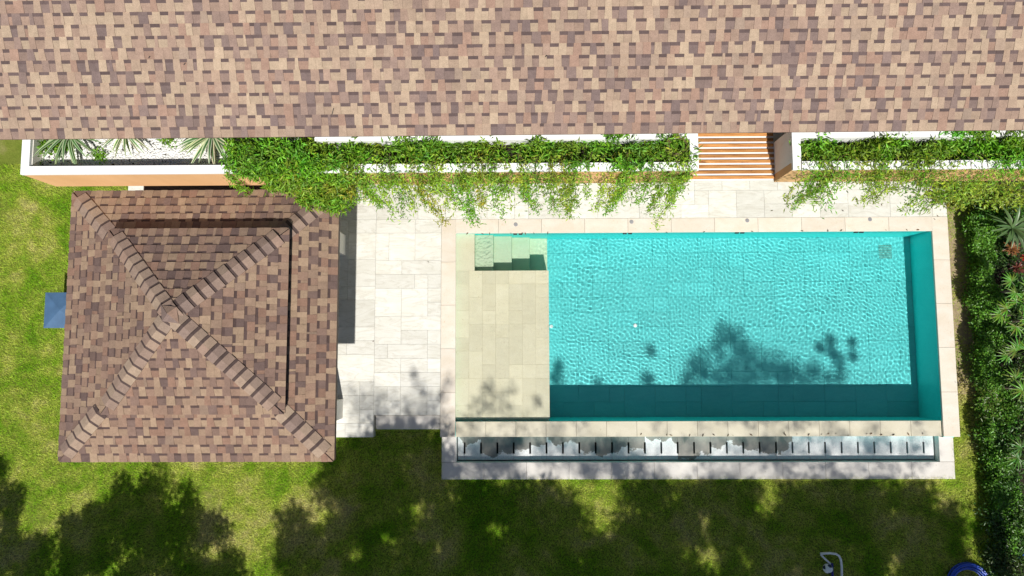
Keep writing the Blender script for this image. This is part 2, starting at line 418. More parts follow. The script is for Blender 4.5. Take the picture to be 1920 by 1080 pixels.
lay(tile_rects(XL, YI + 0.03, SX1, STY0, 0.26, 0.26, SHS, 21), Z_SHELF, M['shelf'], pool, 'shelf_tile', 0.0004, 0.029, 0.0006)
lay(tile_rects(XL, STY0, STX0, YT, 0.36, 0.3, SHS, 22), Z_SHELF, M['shelf'], pool, 'shelf_tile', 0.0004, 0.029, 0.0006)
nst = 4; sw = (SX1 - STX0) / nst
for k in range(nst):
    slab('step', STX0 + k * sw + (0.001 if k else 0.0), STY0 + 0.001, STX0 + (k + 1) * sw, YT, Z_FLOOR - 0.02, Z_SHELF - 0.18 * (k + 1), M['steps'], pool, 0.006)
# coping
def coping_row(x0, y0, x1, y1, n, along, mat, z0, z1, parent, name='coping_stone'):
    for k in range(n):
        a, b = k / n, (k + 1) / n
        if along == 'x': slab(name, x0 + (x1 - x0) * a + 0.0015, y0, x0 + (x1 - x0) * b - 0.0015, y1, z0, z1, mat, parent, 0.004)
        else: slab(name, x0, y0 + (y1 - y0) * a + 0.0015, x1, y0 + (y1 - y0) * b - 0.0015, z0, z1, mat, parent, 0.004)
coping_row(XL, YT - 0.012, XR, YN - 0.002, 11, 'x', M['coping'], -0.04, 0.004, pool)
coping_row(XW + 0.002, YB, XL + 0.012, YN - 0.002, 5, 'y', M['coping'], -0.04, 0.004, pool)
coping_row(XR - 0.012, YB - 0.01, XO, YN - 0.002, 5, 'y', M['coping'], -0.04, 0.004, pool)
coping_row(XL + 0.014, YO, XR - 0.014, YI, 16, 'x', M['weir'], -0.09, Z_WATER + 0.004, pool, 'weir_stone')
box('coping_base', (XW + 0.004, YB + 0.004, -0.6), (XL - 0.001 - WT, YN - 0.01, -0.043), M['border'], pool)
box('coping_base', (XR + WT + 0.001, YB - 0.004, -0.6), (XO - 0.006, YN - 0.01, -0.043), M['border'], pool)
box('coping_base', (XL - WT, YB + 0.004, -0.6), (XL, YO - 0.001, -0.043), M['border'], pool)
box('coping_base', (XR, YB - 0.004, -0.6), (XR + WT, YI - 0.301, -0.043), M['border'], pool)
# round lids in the north coping, inlets in the north wall, fittings on the floor
def disc(name, c, r, z0, z1, mat, parent, n=20):
    V = []; F = []
    for z, rr in ((z0, r), (z1 - 0.002, r), (z1, r * 0.93)):
        for k in range(n): V.append((c[0] + rr * math.cos(2 * PI * k / n), c[1] + rr * math.sin(2 * PI * k / n), z))
    for j in range(2):
        for k in range(n): F.append((j * n + k, j * n + (k + 1) % n, (j + 1) * n + (k + 1) % n, (j + 1) * n + k))
    F.append(tuple(range(2 * n, 3 * n)))
    return mesh(name, V, F, mat, parent)
for u, v in ((967, 421), (1184, 416), (1401, 413.5), (1631, 411.5)):
    c = P(u, v, 0.0); l = disc('valve_lid', (c.x, c.y), 0.038, -0.01, 0.010, M['greyplastic'], pool)
    disc('lid_plug', (c.x, c.y), 0.018, 0.009, 0.013, M['steel'], l, 10)
for u in (971, 1177, 1388, 1612):
    for s in (-0.052, 0.052):
        c = P(u, 441, -0.1); box('wall_inlet', (c.x + s - 0.034, YT - 0.022, -0.185), (c.x + s + 0.034, YT - 0.001, -0.125), M['blackplastic'], pool)
for u, v in ((1192, 610), (1034, 612)):
    c = P(u, v, -0.74); disc('floor_return', (c.x, c.y), 0.036, Z_FLOOR - 0.005, Z_FLOOR + 0.012, M['whiteplastic'], pool, 14)
c = P(1660, 472, -0.76)
dr = box('drain_cover', (c.x - 0.14, c.y - 0.14, Z_FLOOR - 0.005), (c.x + 0.14, c.y + 0.14, Z_FLOOR + 0.006), M['pool_tile'], pool)
for k in range(8):
    y = c.y - 0.12 + k * 0.0345
    box('drain_bar', (c.x - 0.125, y - 0.009, Z_FLOOR + 0.0065), (c.x + 0.125, y + 0.009, Z_FLOOR + 0.013), M['drain'], dr)
for o in bpy.data.objects:
    if o.parent is pool or (o.parent and o.parent.parent is pool): o.cycles.is_caustics_receiver = True

# water: a rippled sheet
def make_water():
    x0, x1, y0, y1 = XL + 0.001, XR - 0.001, YI + 0.001, YT - 0.001
    nx, ny = 900, 380
    X, Y = np.meshgrid(np.linspace(x0, x1, nx + 1), np.linspace(y0, y1, ny + 1))
    Z = np.zeros_like(X)
    r = np.random.default_rng(5)
    warp = 0.05 * np.sin(X * 1.7 + 0.6 * np.sin(Y * 2.1)) + 0.05 * np.sin(Y * 2.3 + X * 0.7)
    for k in range(90):
        lam = r.uniform(0.044, 0.10); th = r.normal(0.75, 0.75); ph = r.uniform(0, 2 * PI)
        kk = 2 * PI / lam
        Z += 1.42 / kk ** 2 / math.sqrt(45) * np.sin(kk * ((X + warp) * math.cos(th) + (Y + 0.7 * warp) * math.sin(th)) + ph)
    fade = 0.16 + 0.84 * np.clip((X - SX1 + 0.25) / 0.9, 0, 1)
    fade = fade * (1.0 + 0.15 * np.sin(X * 1.3 + 0.8 * np.sin(Y * 1.9)) + 0.12 * np.sin(Y * 2.6 - X * 0.9))
    Z = Z_WATER - 0.003 + Z * fade
    V = np.stack([X.ravel(), Y.ravel(), Z.ravel()], 1)
    idx = np.arange((nx + 1) * (ny + 1)).reshape(ny + 1, nx + 1)
    F = np.stack([idx[:-1, :-1].ravel(), idx[:-1, 1:].ravel(), idx[1:, 1:].ravel(), idx[1:, :-1].ravel()], 1)
    o = mesh_np('water', V, F, M['water'], smooth=True, org=(3.2, 0.3, Z_WATER))
    o.cycles.is_caustics_caster = True
    return tag(o, kind='structure')
make_water()

# ------------------------------------------------------------------ overflow gutter below the weir
gut = thing('overflow_gutter', ((GX0 + GX1) / 2, (GY0 + YO) / 2, -0.6), 'long stone overflow gutter with slotted cover slabs and lime stains below the pool', 'gutter')
M['basin'] = mat_basin(YO, GY0)
coping_row(BX0, BY0, BX1, GY0, 12, 'x', M['border'], -0.6, Z_BORDER, gut, 'border_stone')
coping_row(BX0, GY0 + 0.002, GX0, YB - 0.002, 1, 'y', M['border'], -0.6, Z_BORDER, gut, 'border_stone')
coping_row(GX1, GY0 + 0.002, BX1, YB - 0.012, 1, 'y', M['border'], -0.6, Z_BORDER, gut, 'border_stone')
box('gutter_void', (GX0 + 0.001, GY0 + 0.001, -0.6), (GX1 - 0.001, YO + 0.003, -0.45), M['void'], gut)
slots = []
u0 = 871.0
ulist = [855.5] + [871 + k * 30.75 for k in range(29)] + [1761.5]
xs = [P(u, 842, Z_GUTTER).x for u in ulist]
xs[0] = GX0 + 0.012; xs[-1] = GX1 - 0.02
ysl0, ysl1 = P(1300, 850.5, Z_GUTTER).y, P(1300, 829, Z_GUTTER).y
yg0, yg1 = GY0 + 0.025, YO + 0.003
for k in range(len(xs) - 1):
    a, b = xs[k] + 0.0015, xs[k + 1] - 0.0015; w = 0.016
    pl = [(a, yg0), (b, yg0), (b, ysl0), (b - w, ysl0), (b - w, ysl1), (b, ysl1), (b, yg1), (a, yg1)]
    if k: pl += [(a, ysl1), (a + w, ysl1), (a + w, ysl0), (a, ysl0)]
    if k == len(xs) - 2: pl = [p for p in pl if p not in ((b, ysl0), (b - w, ysl0), (b - w, ysl1), (b, ysl1))]
    n = len(pl); zt = Z_GUTTER + random.uniform(-0.003, 0.003)
    V = [(x, y, zt) for x, y in pl] + [(x, y, zt - 0.05) for x, y in pl]
    F = [tuple(range(n))] + [(i, i + n, (i + 1) % n + n, (i + 1) % n) for i in range(n)]
    mesh('cover_slab', V, F, M['basin'], gut)

# ------------------------------------------------------------------ shingles
PAL = [((0.365, 0.277, 0.195), 22), ((0.325, 0.238, 0.172), 20), ((0.288, 0.201, 0.152), 26), ((0.280, 0.182, 0.136), 16),
       ((0.230, 0.162, 0.132), 18), ((0.188, 0.136, 0.119), 11), ((0.155, 0.114, 0.105), 5)]
def pick(r, k=1.0):
    c = r.choices([p[0] for p in PAL], [p[1] for p in PAL])[0]; f = r.uniform(0.93, 1.07) * k
    m = (0.268, 0.190, 0.147)
    return tuple((x * 0.95 + y * 0.05) * f for x, y in zip(c, m))
def clip(poly, cut):
    """Sutherland-Hodgman, cut is a convex counter-clockwise polygon"""
    out = poly
    for i in range(len(cut)):
        a, b = cut[i], cut[(i + 1) % len(cut)]; inp = out; out = []
        side = lambda p: (b[0] - a[0]) * (p[1] - a[1]) - (b[1] - a[1]) * (p[0] - a[0])
        for j in range(len(inp)):
            p, q = inp[j], inp[(j + 1) % len(inp)]; sp_, sq = side(p), side(q)
            if sp_ >= 0: out.append(p)
            if (sp_ >= 0) != (sq >= 0):
                t = sp_ / (sp_ - sq); out.append((p[0] + (q[0] - p[0]) * t, p[1] + (q[1] - p[1]) * t))
        if len(out) < 3: return []
    return out
def shingle_slope(A, U, W, poly, exposure, seed, tone=1.0):
    """laminated shingle tabs on a plane: A origin, U along the eave, W up the slope; poly in (u, w). Returns [(V, F, cols)]"""
    tint3 = tone if hasattr(tone, '__len__') else (tone, tone * 0.99, tone * 1.0); tone = 1.0
    r = random.Random(seed); A, U, W = Vector(A), Vector(U), Vector(W); N = U.cross(W)
    u0, u1 = min(p[0] for p in poly), max(p[0] for p in poly); w0, w1 = min(p[1] for p in poly), max(p[1] for p in poly)
    rows = int(math.ceil((w1 - w0) / exposure)); out = []
    for k in range(rows):
        va, vb = w0 + k * exposure, w0 + (k + 1) * exposure
        u = u0 - r.uniform(0, 0.3); tooth = r.random() < 0.5; slant = r.uniform(-0.003, 0.003)
        while u < u1:
            wd = r.choice((0.085, 0.095, 0.105, 0.115, 0.125)) if tooth else r.choice((0.085, 0.10, 0.11, 0.12, 0.13))
            if r.random() < 0.07: wd *= 0.42
            s2 = (abs(r.gauss(0, 0.0035)) if tooth else -abs(r.gauss(0, 0.0035)))
            th = 0.0165 if tooth else 0.0105
            def emit(pl, c, t_lo):
                pl = clip(pl, poly)
                if len(pl) < 3: return None
                n = len(pl); c = tuple(x * y for x, y in zip(c, tint3))
                top = [A + U * p[0] + W * p[1] + N * (t_lo + (0.0030 - t_lo) * min(1.0, (p[1] - va) / exposure)) for p in pl]
                bot = [A + U * p[0] + W * p[1] - N * 0.004 for p in pl]
                return top + bot, [tuple(range(n))] + [(i, i + n, (i + 1) % n + n, (i + 1) % n) for i in range(n)], [c] * (n + 1)
            g = 0.0008
            a0, a1, b0, b1 = u + slant + g, u - slant + g, u + wd + s2 - g, u + wd - s2 - g
            col = pick(r, tone)
            if tooth:
                if r.random() < 0.35: col = tuple(0.5 * (x + y) for x, y in zip(col, PAL[0][0]))
                q = emit([(a0, va), (b0, va), (b1, vb), (a1, vb)], col, th)
                if q: out.append(q)
            else:
                col = tuple(x * 0.93 for x in col)
                f = r.uniform(0.69, 0.73); vm = va + exposure * f
                am, bm = a0 + (a1 - a0) * f, b0 + (b1 - b0) * f
                q1 = emit([(a0, va), (b0, va), (bm, vm), (am, vm)], col, th)
                dk = r.uniform(0.8, 1.15) * tone                       # the dark granule band printed along the head of the lower layer
                q2 = emit([(am, vm), (bm, vm), (b1, vb), (a1, vb)], (0.105 * dk, 0.075 * dk, 0.070 * dk), th)
                qs = [q for q in (q1, q2) if q]
                if len(qs) == 2:
                    o = len(qs[0][0]); out.append((qs[0][0] + qs[1][0], qs[0][1] + [tuple(i + o for i in f_) for f_ in qs[1][1]], qs[0][2] + qs[1][2]))
                elif qs: out.append(qs[0])
            u += wd; slant = s2
            tooth = not tooth if r.random() < 0.95 else tooth
    return out
def put_shingles(pieces, parent, limit=300, margin=4):
    """the pieces that show largest become objects, the rest one field"""
    def shown(q):
        n = len(q[1][0]); a = [proj(p) for p in q[0][:n]]
        if any(u < -margin or u > 1920 + margin or v < -margin or v > 1080 + margin for u, v in a): return 0
        return abs(sum(a[i][0] * a[(i + 1) % n][1] - a[(i + 1) % n][0] * a[i][1] for i in range(n))) * (1 if len(q[1]) < 8 else 1.3)
    order = sorted(range(len(pieces)), key=lambda i: -shown(pieces[i]))
    for i in order[:limit]:
        V, F, c = pieces[i]; mesh('shingle', V, F, M['shingle'], parent, cols=c)
    V, F, c = [], [], []
    for i in order[limit:]:
        o = len(V); V += pieces[i][0]; F += [tuple(j + o for j in f) for f in pieces[i][1]]; c += pieces[i][2]
    if V: tag(mesh('shingle_field', V, F, M['shingle'], parent, cols=c), kind='stuff')

# ------------------------------------------------------------------ the house: upper storey, balcony floor, big roof
Z_BAL, Z_CAP, Z_EAVE = 2.70, 3.44, 3.86
YP = P(600, 323.5, Z_CAP).y                                        # front face of the balcony planters
YE = P(960, 249.5, Z_EAVE).y                                       # eave line
house = thing('house', (0, 6.0, Z_LAWN), 'large house with a brown and tan shingle roof above a planted terrace edge', 'house')
SL = math.radians(24)
W_ = Vector((0, math.cos(SL), math.sin(SL))); e_l, e_r = -10.5, 11.0
yaw = 0.0025
Uh = Vector((math.cos(yaw), math.sin(yaw), 0)); A0 = Vector((0, YE, Z_EAVE)) + Uh * e_l
Lr = e_r - e_l; Hs = 4.6
roof = mesh('roof', [A0 - Vector((0, 0, 0.012)), A0 + Uh * Lr - Vector((0, 0, 0.012)), A0 + Uh * Lr + W_ * Hs - Vector((0, 0, 0.012)), A0 + W_ * Hs - Vector((0, 0, 0.012)),
                     A0 - Vector((0, 0, 0.09)), A0 + Uh * Lr - Vector((0, 0, 0.09)), A0 + Uh * Lr + W_ * Hs - Vector((0, 0, 0.09)), A0 + W_ * Hs - Vector((0, 0, 0.09))],
            [(0, 1, 2, 3), (7, 6, 5, 4), (0, 4, 5, 1), (1, 5, 6, 2), (2, 6, 7, 3), (3, 7, 4, 0)], M['fascia'], house)
W2 = Vector((0, math.cos(SL), -math.sin(SL))); R0 = A0 + W_ * Hs
mesh('back_slope', [R0, R0 + W2 * Hs, R0 + W2 * Hs + Uh * Lr, R0 + Uh * Lr], [(3, 2, 1, 0)], M['felt'], house)
put_shingles(shingle_slope(A0, Uh, W_, [(0, -0.02), (Lr, -0.02), (Lr, Hs), (0, Hs)], 0.1435, 31, 1.03), roof)
box('fascia_board', (e_l, YE + 0.40, Z_EAVE - 0.10), (e_r, YE + 0.43, Z_EAVE + 0.07), M['fascia'], house)
box('upper_wall', (e_l + 0.6, YP + 1.6, Z_BAL + 0.001), (e_r - 0.6, YP + 8.0, Z_EAVE + 0.30), M['white'], house)
box('ground_wall', (e_l + 0.6, YP + 2.4, Z_LAWN), (e_r - 0.6, YP + 8.5, Z_BAL - 0.261), M['cream'], house)
XPL = P(38, 326, Z_CAP).x; XPR = P(1310.5, 319, Z_CAP).x; XQL = P(1487, 311, Z_CAP).x; XQR = 10.4
box('balcony_floor', (XPL + 0.15, YP + 0.12, Z_BAL - 0.26), (XQR, YP + 2.399, Z_BAL - 0.002), M['cream'], house)
for x in (XPL + 1.2, -2.5, 1.9, 6.2):
    box('portico_column', (x - 0.18, YP + 1.35, Z_LAWN), (x + 0.18, YP + 1.71, Z_BAL - 0.262), M['cream'], house)

# ------------------------------------------------------------------ balcony planters
CAPW = 0.117; INY = YP + CAPW; YR = P(960, 262, Z_CAP).y
def planter(x0, x1, label, soil_z, xb):
    o = thing('balcony_planter', ((x0 + x1) / 2, YP + 0.3, Z_BAL), label, 'planter')
    zc = Z_CAP - 0.05; y1 = YR + 0.14; yw = y1 + (0.75 if xb > x0 + 0.5 else 0.0)
    box('front_wall', (x0 + 0.004, YP + 0.004, Z_BAL), (x1 - 0.004, INY - 0.003, zc), M['peach'], o)
    box('back_wall', (xb + 0.004, YR + 0.003, Z_BAL), (x1 - 0.004, y1, zc), M['white'], o)
    box('end_wall', (x0 + 0.004, INY - 0.002, Z_BAL), (x0 + CAPW - 0.003, yw - 0.15 if yw > y1 else YR + 0.002, zc), M['white'], o)
    box('end_wall', (x1 - CAPW + 0.003, INY - 0.002, Z_BAL), (x1 - 0.004, YR + 0.002, zc), M['white'], o)
    box('coping', (x0, YP, zc + 0.0005), (x1, INY, Z_CAP), M['white'], o)
    box('coping', (xb, YR, zc + 0.0005), (x1, y1 + 0.01, Z_CAP), M['white'], o)
    box('coping', (x0, INY + 0.0005, zc + 0.0005), (x0 + CAPW, yw - 0.15 if yw > y1 else YR - 0.0005, Z_CAP), M['white'], o)
    box('coping', (x1 - CAPW, INY + 0.0005, zc + 0.0005), (x1, YR - 0.0005, Z_CAP), M['white'], o)
    box('inner_lining', (x0 + CAPW - 0.002, INY - 0.002, Z_BAL), (x0 + CAPW + 0.01, yw - 0.15 if yw > y1 else YR + 0.002, zc - 0.002), M['cream'], o)
    box('soil', (x0 + CAPW + 0.0105, INY + 0.0005, Z_BAL), (x1 - CAPW - 0.001, YR - 0.0005, soil_z), M['soil'], o)
    if yw > y1:
        box('soil', (x0 + CAPW + 0.0105, YR, Z_BAL), (xb - 0.001, yw - 0.15, soil_z), M['soil'], o)
        box('back_wall', (x0 + 0.004, yw - 0.149, Z_BAL), (xb - 0.001, yw, Z_CAP), M['white'], o)
    return o
planter(XPL, XPR, 'long white-capped peach planter behind the brown pavilion, along the house eave', 3.19, P(590, 260, Z_CAP).x)
planter(XQL, XQR, 'white-capped peach planter to the right of the timber slats, full of vines', 3.19, XQL)
# teak slats between the planters
sl = thing('slat_walkway', ((XPR + XQL) / 2, YP + 0.4, Z_BAL), 'orange teak slats laid over a white slab between the two planters', 'slat deck')
box('slab', (XPR - 0.004, YP + 0.03, Z_BAL), (XQL + 0.004, YR + 0.5, Z_BAL + 0.03), M['white'], sl)
for k in range(12):
    v = 332.0 - k * 10.0
    ya = P(1380, v + 3.0, Z_BAL + 0.05).y; yb = P(1380, v - 2.6, Z_BAL + 0.05).y
    slab('slat', XPR - 0.003, ya, XQL + 0.003, yb, Z_BAL + 0.0305, Z_BAL + 0.052, M['wood'], sl, 0.003)

# ------------------------------------------------------------------ pavilion
px0, px1, py0, py1, pz = -6.830, -2.760, -1.655, 2.390, 2.60
pav = thing('pavilion', ((px0 + px1) / 2, (py0 + py1) / 2, 0), 'square garden pavilion with a two-tier hipped brown shingle roof beside the pool', 'pavilion')
apx = P(316, 588, 3.66); AX, AY = apx.x, apx.y
CZ_LOW, CZ_UP = 3.42, 3.64
corners = [Vector((px0, py0, pz)), Vector((px1, py0, pz)), Vector((px1, py1, pz)), Vector((px0, py1, pz))]
apl = Vector((AX, AY, CZ_LOW)); apu = Vector((AX, AY, CZ_UP))
up_px = [(187, 783), (537, 767), (537, 430), (207, 430)]
zu = 3.075
upc = [P(u, v, zu) for u, v in up_px]
# square the upper eave up
ux0 = (upc[0].x + upc[3].x) / 2; ux1 = (upc[1].x + upc[2].x) / 2; uy0 = (upc[0].y + upc[1].y) / 2; uy1 = (upc[2].y + upc[3].y) / 2
upc = [Vector((ux0, uy0, zu)), Vector((ux1, uy0, zu)), Vector((ux1, uy1, zu)), Vector((ux0, uy1, zu))]
lowroof = mesh('lower_roof', [c - Vector((0, 0, 0.012)) for c in corners] + [apl - Vector((0, 0, 0.012))] + [c - Vector((0, 0, 0.14)) for c in corners],
               [(0, 1, 4), (1, 2, 4), (2, 3, 4), (3, 0, 4), (8, 7, 6, 5), (0, 5, 6, 1), (1, 6, 7, 2), (2, 7, 8, 3), (3, 8, 5, 0)], M['fascia'], pav)
uproof = mesh('upper_roof', [c - Vector((0, 0, 0.012)) for c in upc] + [apu - Vector((0, 0, 0.012))] + [c - Vector((0, 0, 0.06)) for c in upc] + [apu - Vector((0, 0, 0.10))],
              [(0, 1, 4), (1, 2, 4), (2, 3, 4), (3, 0, 4), (9, 6, 5), (9, 7, 6), (9, 8, 7), (9, 5, 8), (0, 5, 6, 1), (1, 6, 7, 2), (2, 7, 8, 3), (3, 8, 5, 0)], M['felt'], pav)
ci = 0.16
box('vent_curb', (ux0 + ci, uy0 + ci, 2.7), (ux1 - ci, uy1 - ci, zu - 0.03), M['void'], uproof)
def slope_of(A, B, C):
    U = (B - A).normalized(); N = U.cross(C - A).normalized(); W = N.cross(U)
    return U, W, N
low, upp = [], []
for k in range(4):
    A, B = corners[k], corners[(k + 1) % 4]; U, W, N = slope_of(A, B, apl)
    L = (B - A).length; h = (apl - A).dot(W); ua = (apl - A).dot(U); f = 0.50
    low += shingle_slope(A, U, W, [(0, -0.012), (L, -0.012), (L + (ua - L) * f, h * f), (ua * f, h * f)], 0.1435 if k != 2 else 0.1435, 50 + k, (0.83, 0.77, 0.745))
    A, B = upc[k], upc[(k + 1) % 4]; U, W, N = slope_of(A, B, apu)
    L = (B - A).length; h = (apu - A).dot(W); ua = (apu - A).dot(U)
    upp += shingle_slope(A, U, W, [(0, -0.012), (L, -0.012), (ua, h)], 0.1435, 60 + k, (0.83, 0.77, 0.745))
put_shingles(low, lowroof, 150); put_shingles(upp, uproof, 150)
def hip_caps(C, T, Wl, Wr, L0, L1, step, parent, r, half=0.135):
    """bent cap shingles along a hip from corner C towards T"""
    d = (T - C).normalized(); s = L0
    while s < L1:
        e = min(s + step * 1.25, L1 + 0.03)
        def sec(q, lift):
            p = C + d * q
            up = Vector((0, 0, lift))
            sag = 0.006
            return [p + Wl * half + up * 0.9, p + Wl * half * 0.45 + up + Vector((0, 0, sag)), p + up + Vector((0, 0, 0.010)), p + Wr * half * 0.45 + up + Vector((0, 0, sag)), p + Wr * half + up * 0.9]
        a, b = sec(s, 0.036), sec(e, 0.012); lo = [p - Vector((0, 0, 0.03)) for p in a]; lb = [p - Vector((0, 0, 0.02)) for p in b]
        m_ = sec(s + (step * 0.75), 0.036 - 0.024 * 0.75 * step / (e - s))
        V = a + b + lo + lb + m_; F = []; cols = []
        c1, c2 = pick(r, 0.88), pick(r, 0.88)
        c1 = tuple(0.6 * x + 0.4 * y for x, y in zip(c1, (0.30, 0.215, 0.17))); c2 = tuple(0.45 * x + 0.55 * y for x, y in zip(c2, c1))
        for i in range(4):
            F.append((i, i + 1, i + 21, i + 20)); cols.append(c1 if i < 2 else c2)
            F.append((i + 20, i + 21, i + 6, i + 5)); cols.append((0.075, 0.052, 0.047))
            F.append((i, i + 10, i + 11, i + 1)); cols.append((0.03, 0.022, 0.02))
        F.append((0, 5, 15, 10)); cols.append(c1); F.append((4, 14, 19, 9)); cols.append(c2)
        mesh('hip_cap', V, F, M['shingle'], parent, cols=cols)
        s += step
r_ = random.Random(77)
def hips(cs, ap, frac, parent, step):
    for k in range(4):
        C = cs[k]; d = (ap - C)
        _, _, N1 = slope_of(cs[k - 1], C, ap); _, _, N2 = slope_of(C, cs[(k + 1) % 4], ap)
        dn = d.normalized(); Wl = dn.cross(N1).normalized(); Wr = N2.cross(dn).normalized()
        if Wl.dot(cs[k - 1] - C) < 0: Wl = -Wl
        if Wr.dot(cs[(k + 1) % 4] - C) < 0: Wr = -Wr
        hip_caps(C, ap, Wl, Wr, 0.17, d.length * frac, step, parent, r_)
hips(corners, apl, 0.35, lowroof, 0.185); hips(upc, apu, 0.965, uproof, 0.165)
# folded apex pieces
for k in range(4):
    a, b = upc[k], upc[(k + 1) % 4]; q = 0.13 / (a - apu).length
    V = [apu + Vector((0, 0, 0.052 + 0.004 * k)), apu + (a - apu) * q * (1.5 if k % 2 else 1.1) + Vector((0, 0, 0.05)), apu + (b - apu) * q * (1.1 if k % 2 else 1.4) + Vector((0, 0, 0.046))]
    V += [v - Vector((0, 0, 0.03)) for v in V]
    mesh('apex_cap', V, [(0, 1, 2), (0, 3, 4, 1), (1, 4, 5, 2), (2, 5, 3, 0)], M['shingle'], uproof, cols=[pick(r_, 0.9)] * 4)
# posts, beams, ceiling
cxe = P(646, 600, 0).x
for (v0, v1) in ((442, 479), (748, 784)):
    ya, yb = P(646, v1, 0).y, P(646, v0, 0).y
    for xa in (cxe - 0.36, px0 + 0.42):
        box('column', (xa, ya, 0.0), (xa + 0.36, yb, pz - 0.36), M['cream'], pav)
box('ring_beam', (px0 + 0.42, py0 + 0.45, pz - 0.359), (cxe, py0 + 0.75, pz - 0.141), M['darkwood'], pav)
box('ring_beam', (px0 + 0.42, py1 - 0.75, pz - 0.359), (cxe, py1 - 0.45, pz - 0.141), M['darkwood'], pav)
box('ring_beam', (px0 + 0.42, py0 + 0.751, pz - 0.359), (px0 + 0.72, py1 - 0.751, pz - 0.141), M['darkwood'], pav)
box('ring_beam', (cxe - 0.30, py0 + 0.751, pz - 0.359), (cxe, py1 - 0.751, pz - 0.141), M['darkwood'], pav)

# ------------------------------------------------------------------ blue metal hood on the lawn
hz = 0.42
h0, h1 = P(81.5, 617, hz), P(125, 548, hz)
hx0, hy0, hy1 = h0.x, P(90, 615, hz).y, P(100, 548.5, hz).y; hx1 = hx0 + (hy1 - hy0) * 1.02
hd = thing('metal_hood', ((hx0 + hx1) / 2, (hy0 + hy1) / 2, Z_LAWN), 'blue metal box with a low pyramid lid, half under the pavilion eave', 'utility box')
mesh('lid', [(hx0, hy0, hz), (hx1, hy0, hz), (hx1, hy1, hz), (hx0, hy1, hz), ((hx0 + hx1) / 2, (hy0 + hy1) / 2, hz + 0.075),
             (hx0, hy0, hz - 0.025), (hx1, hy0, hz - 0.025), (hx1, hy1, hz - 0.025), (hx0, hy1, hz - 0.025)],
     [(0, 1, 4), (1, 2, 4), (2, 3, 4), (3, 0, 4), (0, 5, 6, 1), (1, 6, 7, 2), (2, 7, 8, 3), (3, 8, 5, 0), (8, 7, 6, 5)], M['bluemetal'], hd)
box('box_body', (hx0 + 0.04, hy0 + 0.012, Z_LAWN), (hx1 - 0.04, hy1 - 0.04, hz - 0.026), M['whiteplastic'], hd)

# ------------------------------------------------------------------ leaf tools
def leaf_cloud(pts, dirs, length, width, cols, fold=0.25, up=(0, 0, 1), upj=0.6):
    """one folded rhombus per point: arrays in, (V, F, C) out"""
    n = len(pts); d = dirs / np.linalg.norm(dirs, axis=1, keepdims=True)
    nn = np.tile(np.array(up, float), (n, 1)) + rng.normal(0, upj, (n, 3))
    s = np.cross(d, nn); s /= np.linalg.norm(s, axis=1, keepdims=True) + 1e-9
    nr = np.cross(s, d)
    L = np.broadcast_to(length, (n,))[:, None]; Wd = np.broadcast_to(width, (n,))[:, None]
    b = pts; t = pts + d * L - nr * L * 0.12
    m = pts + d * L * 0.45
    l = m + s * Wd * 0.5 + nr * Wd * fold; r = m - s * Wd * 0.5 + nr * Wd * fold
    V = np.stack([b, r, t, l], 1).reshape(-1, 3)
    i = np.arange(n)[:, None] * 4
    F = np.concatenate([i + np.array([0, 1, 2]), i + np.array([0, 2, 3])], 1).reshape(-1, 3)
    return V, F, np.repeat(cols, 2, axis=0)
def tint(n, base, var=0.25, yellow=0.0, dark=0.0):
    c = np.tile(np.array(base, float), (n, 1)) * rng.uniform(1 - var, 1 + var, (n, 1))
    y = rng.random(n)[:, None] < yellow
    c = np.where(y, c * np.array([1.5, 1.28, 1.1]), c)
    return c * rng.uniform(0.9, 1.1, (n, 3))
def rdir(n, z=0.0, j=1.0):
    d = rng.normal(0, 1, (n, 3)) * np.array([1, 1, j]); d[:, 2] += z
    return d / np.linalg.norm(d, axis=1, keepdims=True)

# ------------------------------------------------------------------ white gravel in the left planter
GX_A, GX_B = XPL + CAPW + 0.012, P(640, 290, 3.2).x
n = 12000
px = rng.uniform(GX_A + 0.01, GX_B, n); py = rng.uniform(INY + 0.012, YR + 0.25, n)
sz = rng.uniform(0.009, 0.019, n)
ico = np.array([(0, 0, 1), (0.89, 0, 0.45), (0.28, 0.85, 0.45), (-0.72, 0.53, 0.45), (-0.72, -0.53, 0.45), (0.28, -0.85, 0.45), (0.72, 0.53, -0.45), (-0.28, 0.85, -0.45), (-0.89, 0, -0.45), (-0.28, -0.85, -0.45), (0.72, -0.53, -0.45)])
icf = np.array([(0, 1, 2), (0, 2, 3), (0, 3, 4), (0, 4, 5), (0, 5, 1), (1, 6, 2), (2, 7, 3), (3, 8, 4), (4, 9, 5), (5, 10, 1), (2, 6, 7), (3, 7, 8), (4, 8, 9), (5, 9, 10), (1, 10, 6)])
ang = rng.uniform(0, 2 * PI, n); el = rng.uniform(1.0, 1.6, n)
q = ico[None] * sz[:, None, None] * np.stack([el, np.ones(n), rng.uniform(0.6, 0.9, n)], 1)[:, None, :]
ca, sa = np.cos(ang)[:, None], np.sin(ang)[:, None]
q = np.stack([q[:, :, 0] * ca - q[:, :, 1] * sa, q[:, :, 0] * sa + q[:, :, 1] * ca, q[:, :, 2]], 2)
q += np.stack([px, py, 3.192 + rng.uniform(0, 0.018, n)], 1)[:, None, :]
pc = np.tile(np.array([0.78, 0.77, 0.75]), (n, 1)) * rng.uniform(0.82, 1.05, (n, 1))
g = mesh_np('gravel', q.reshape(-1, 3), (icf[None] + (np.arange(n) * 11)[:, None, None]).reshape(-1, 3), M['pebble'], cols=np.repeat(pc, 15, 0), org=(GX_A, INY, 3.19))
tag(g, 'white pebble gravel in the left end of the planter', 'gravel', kind='stuff')

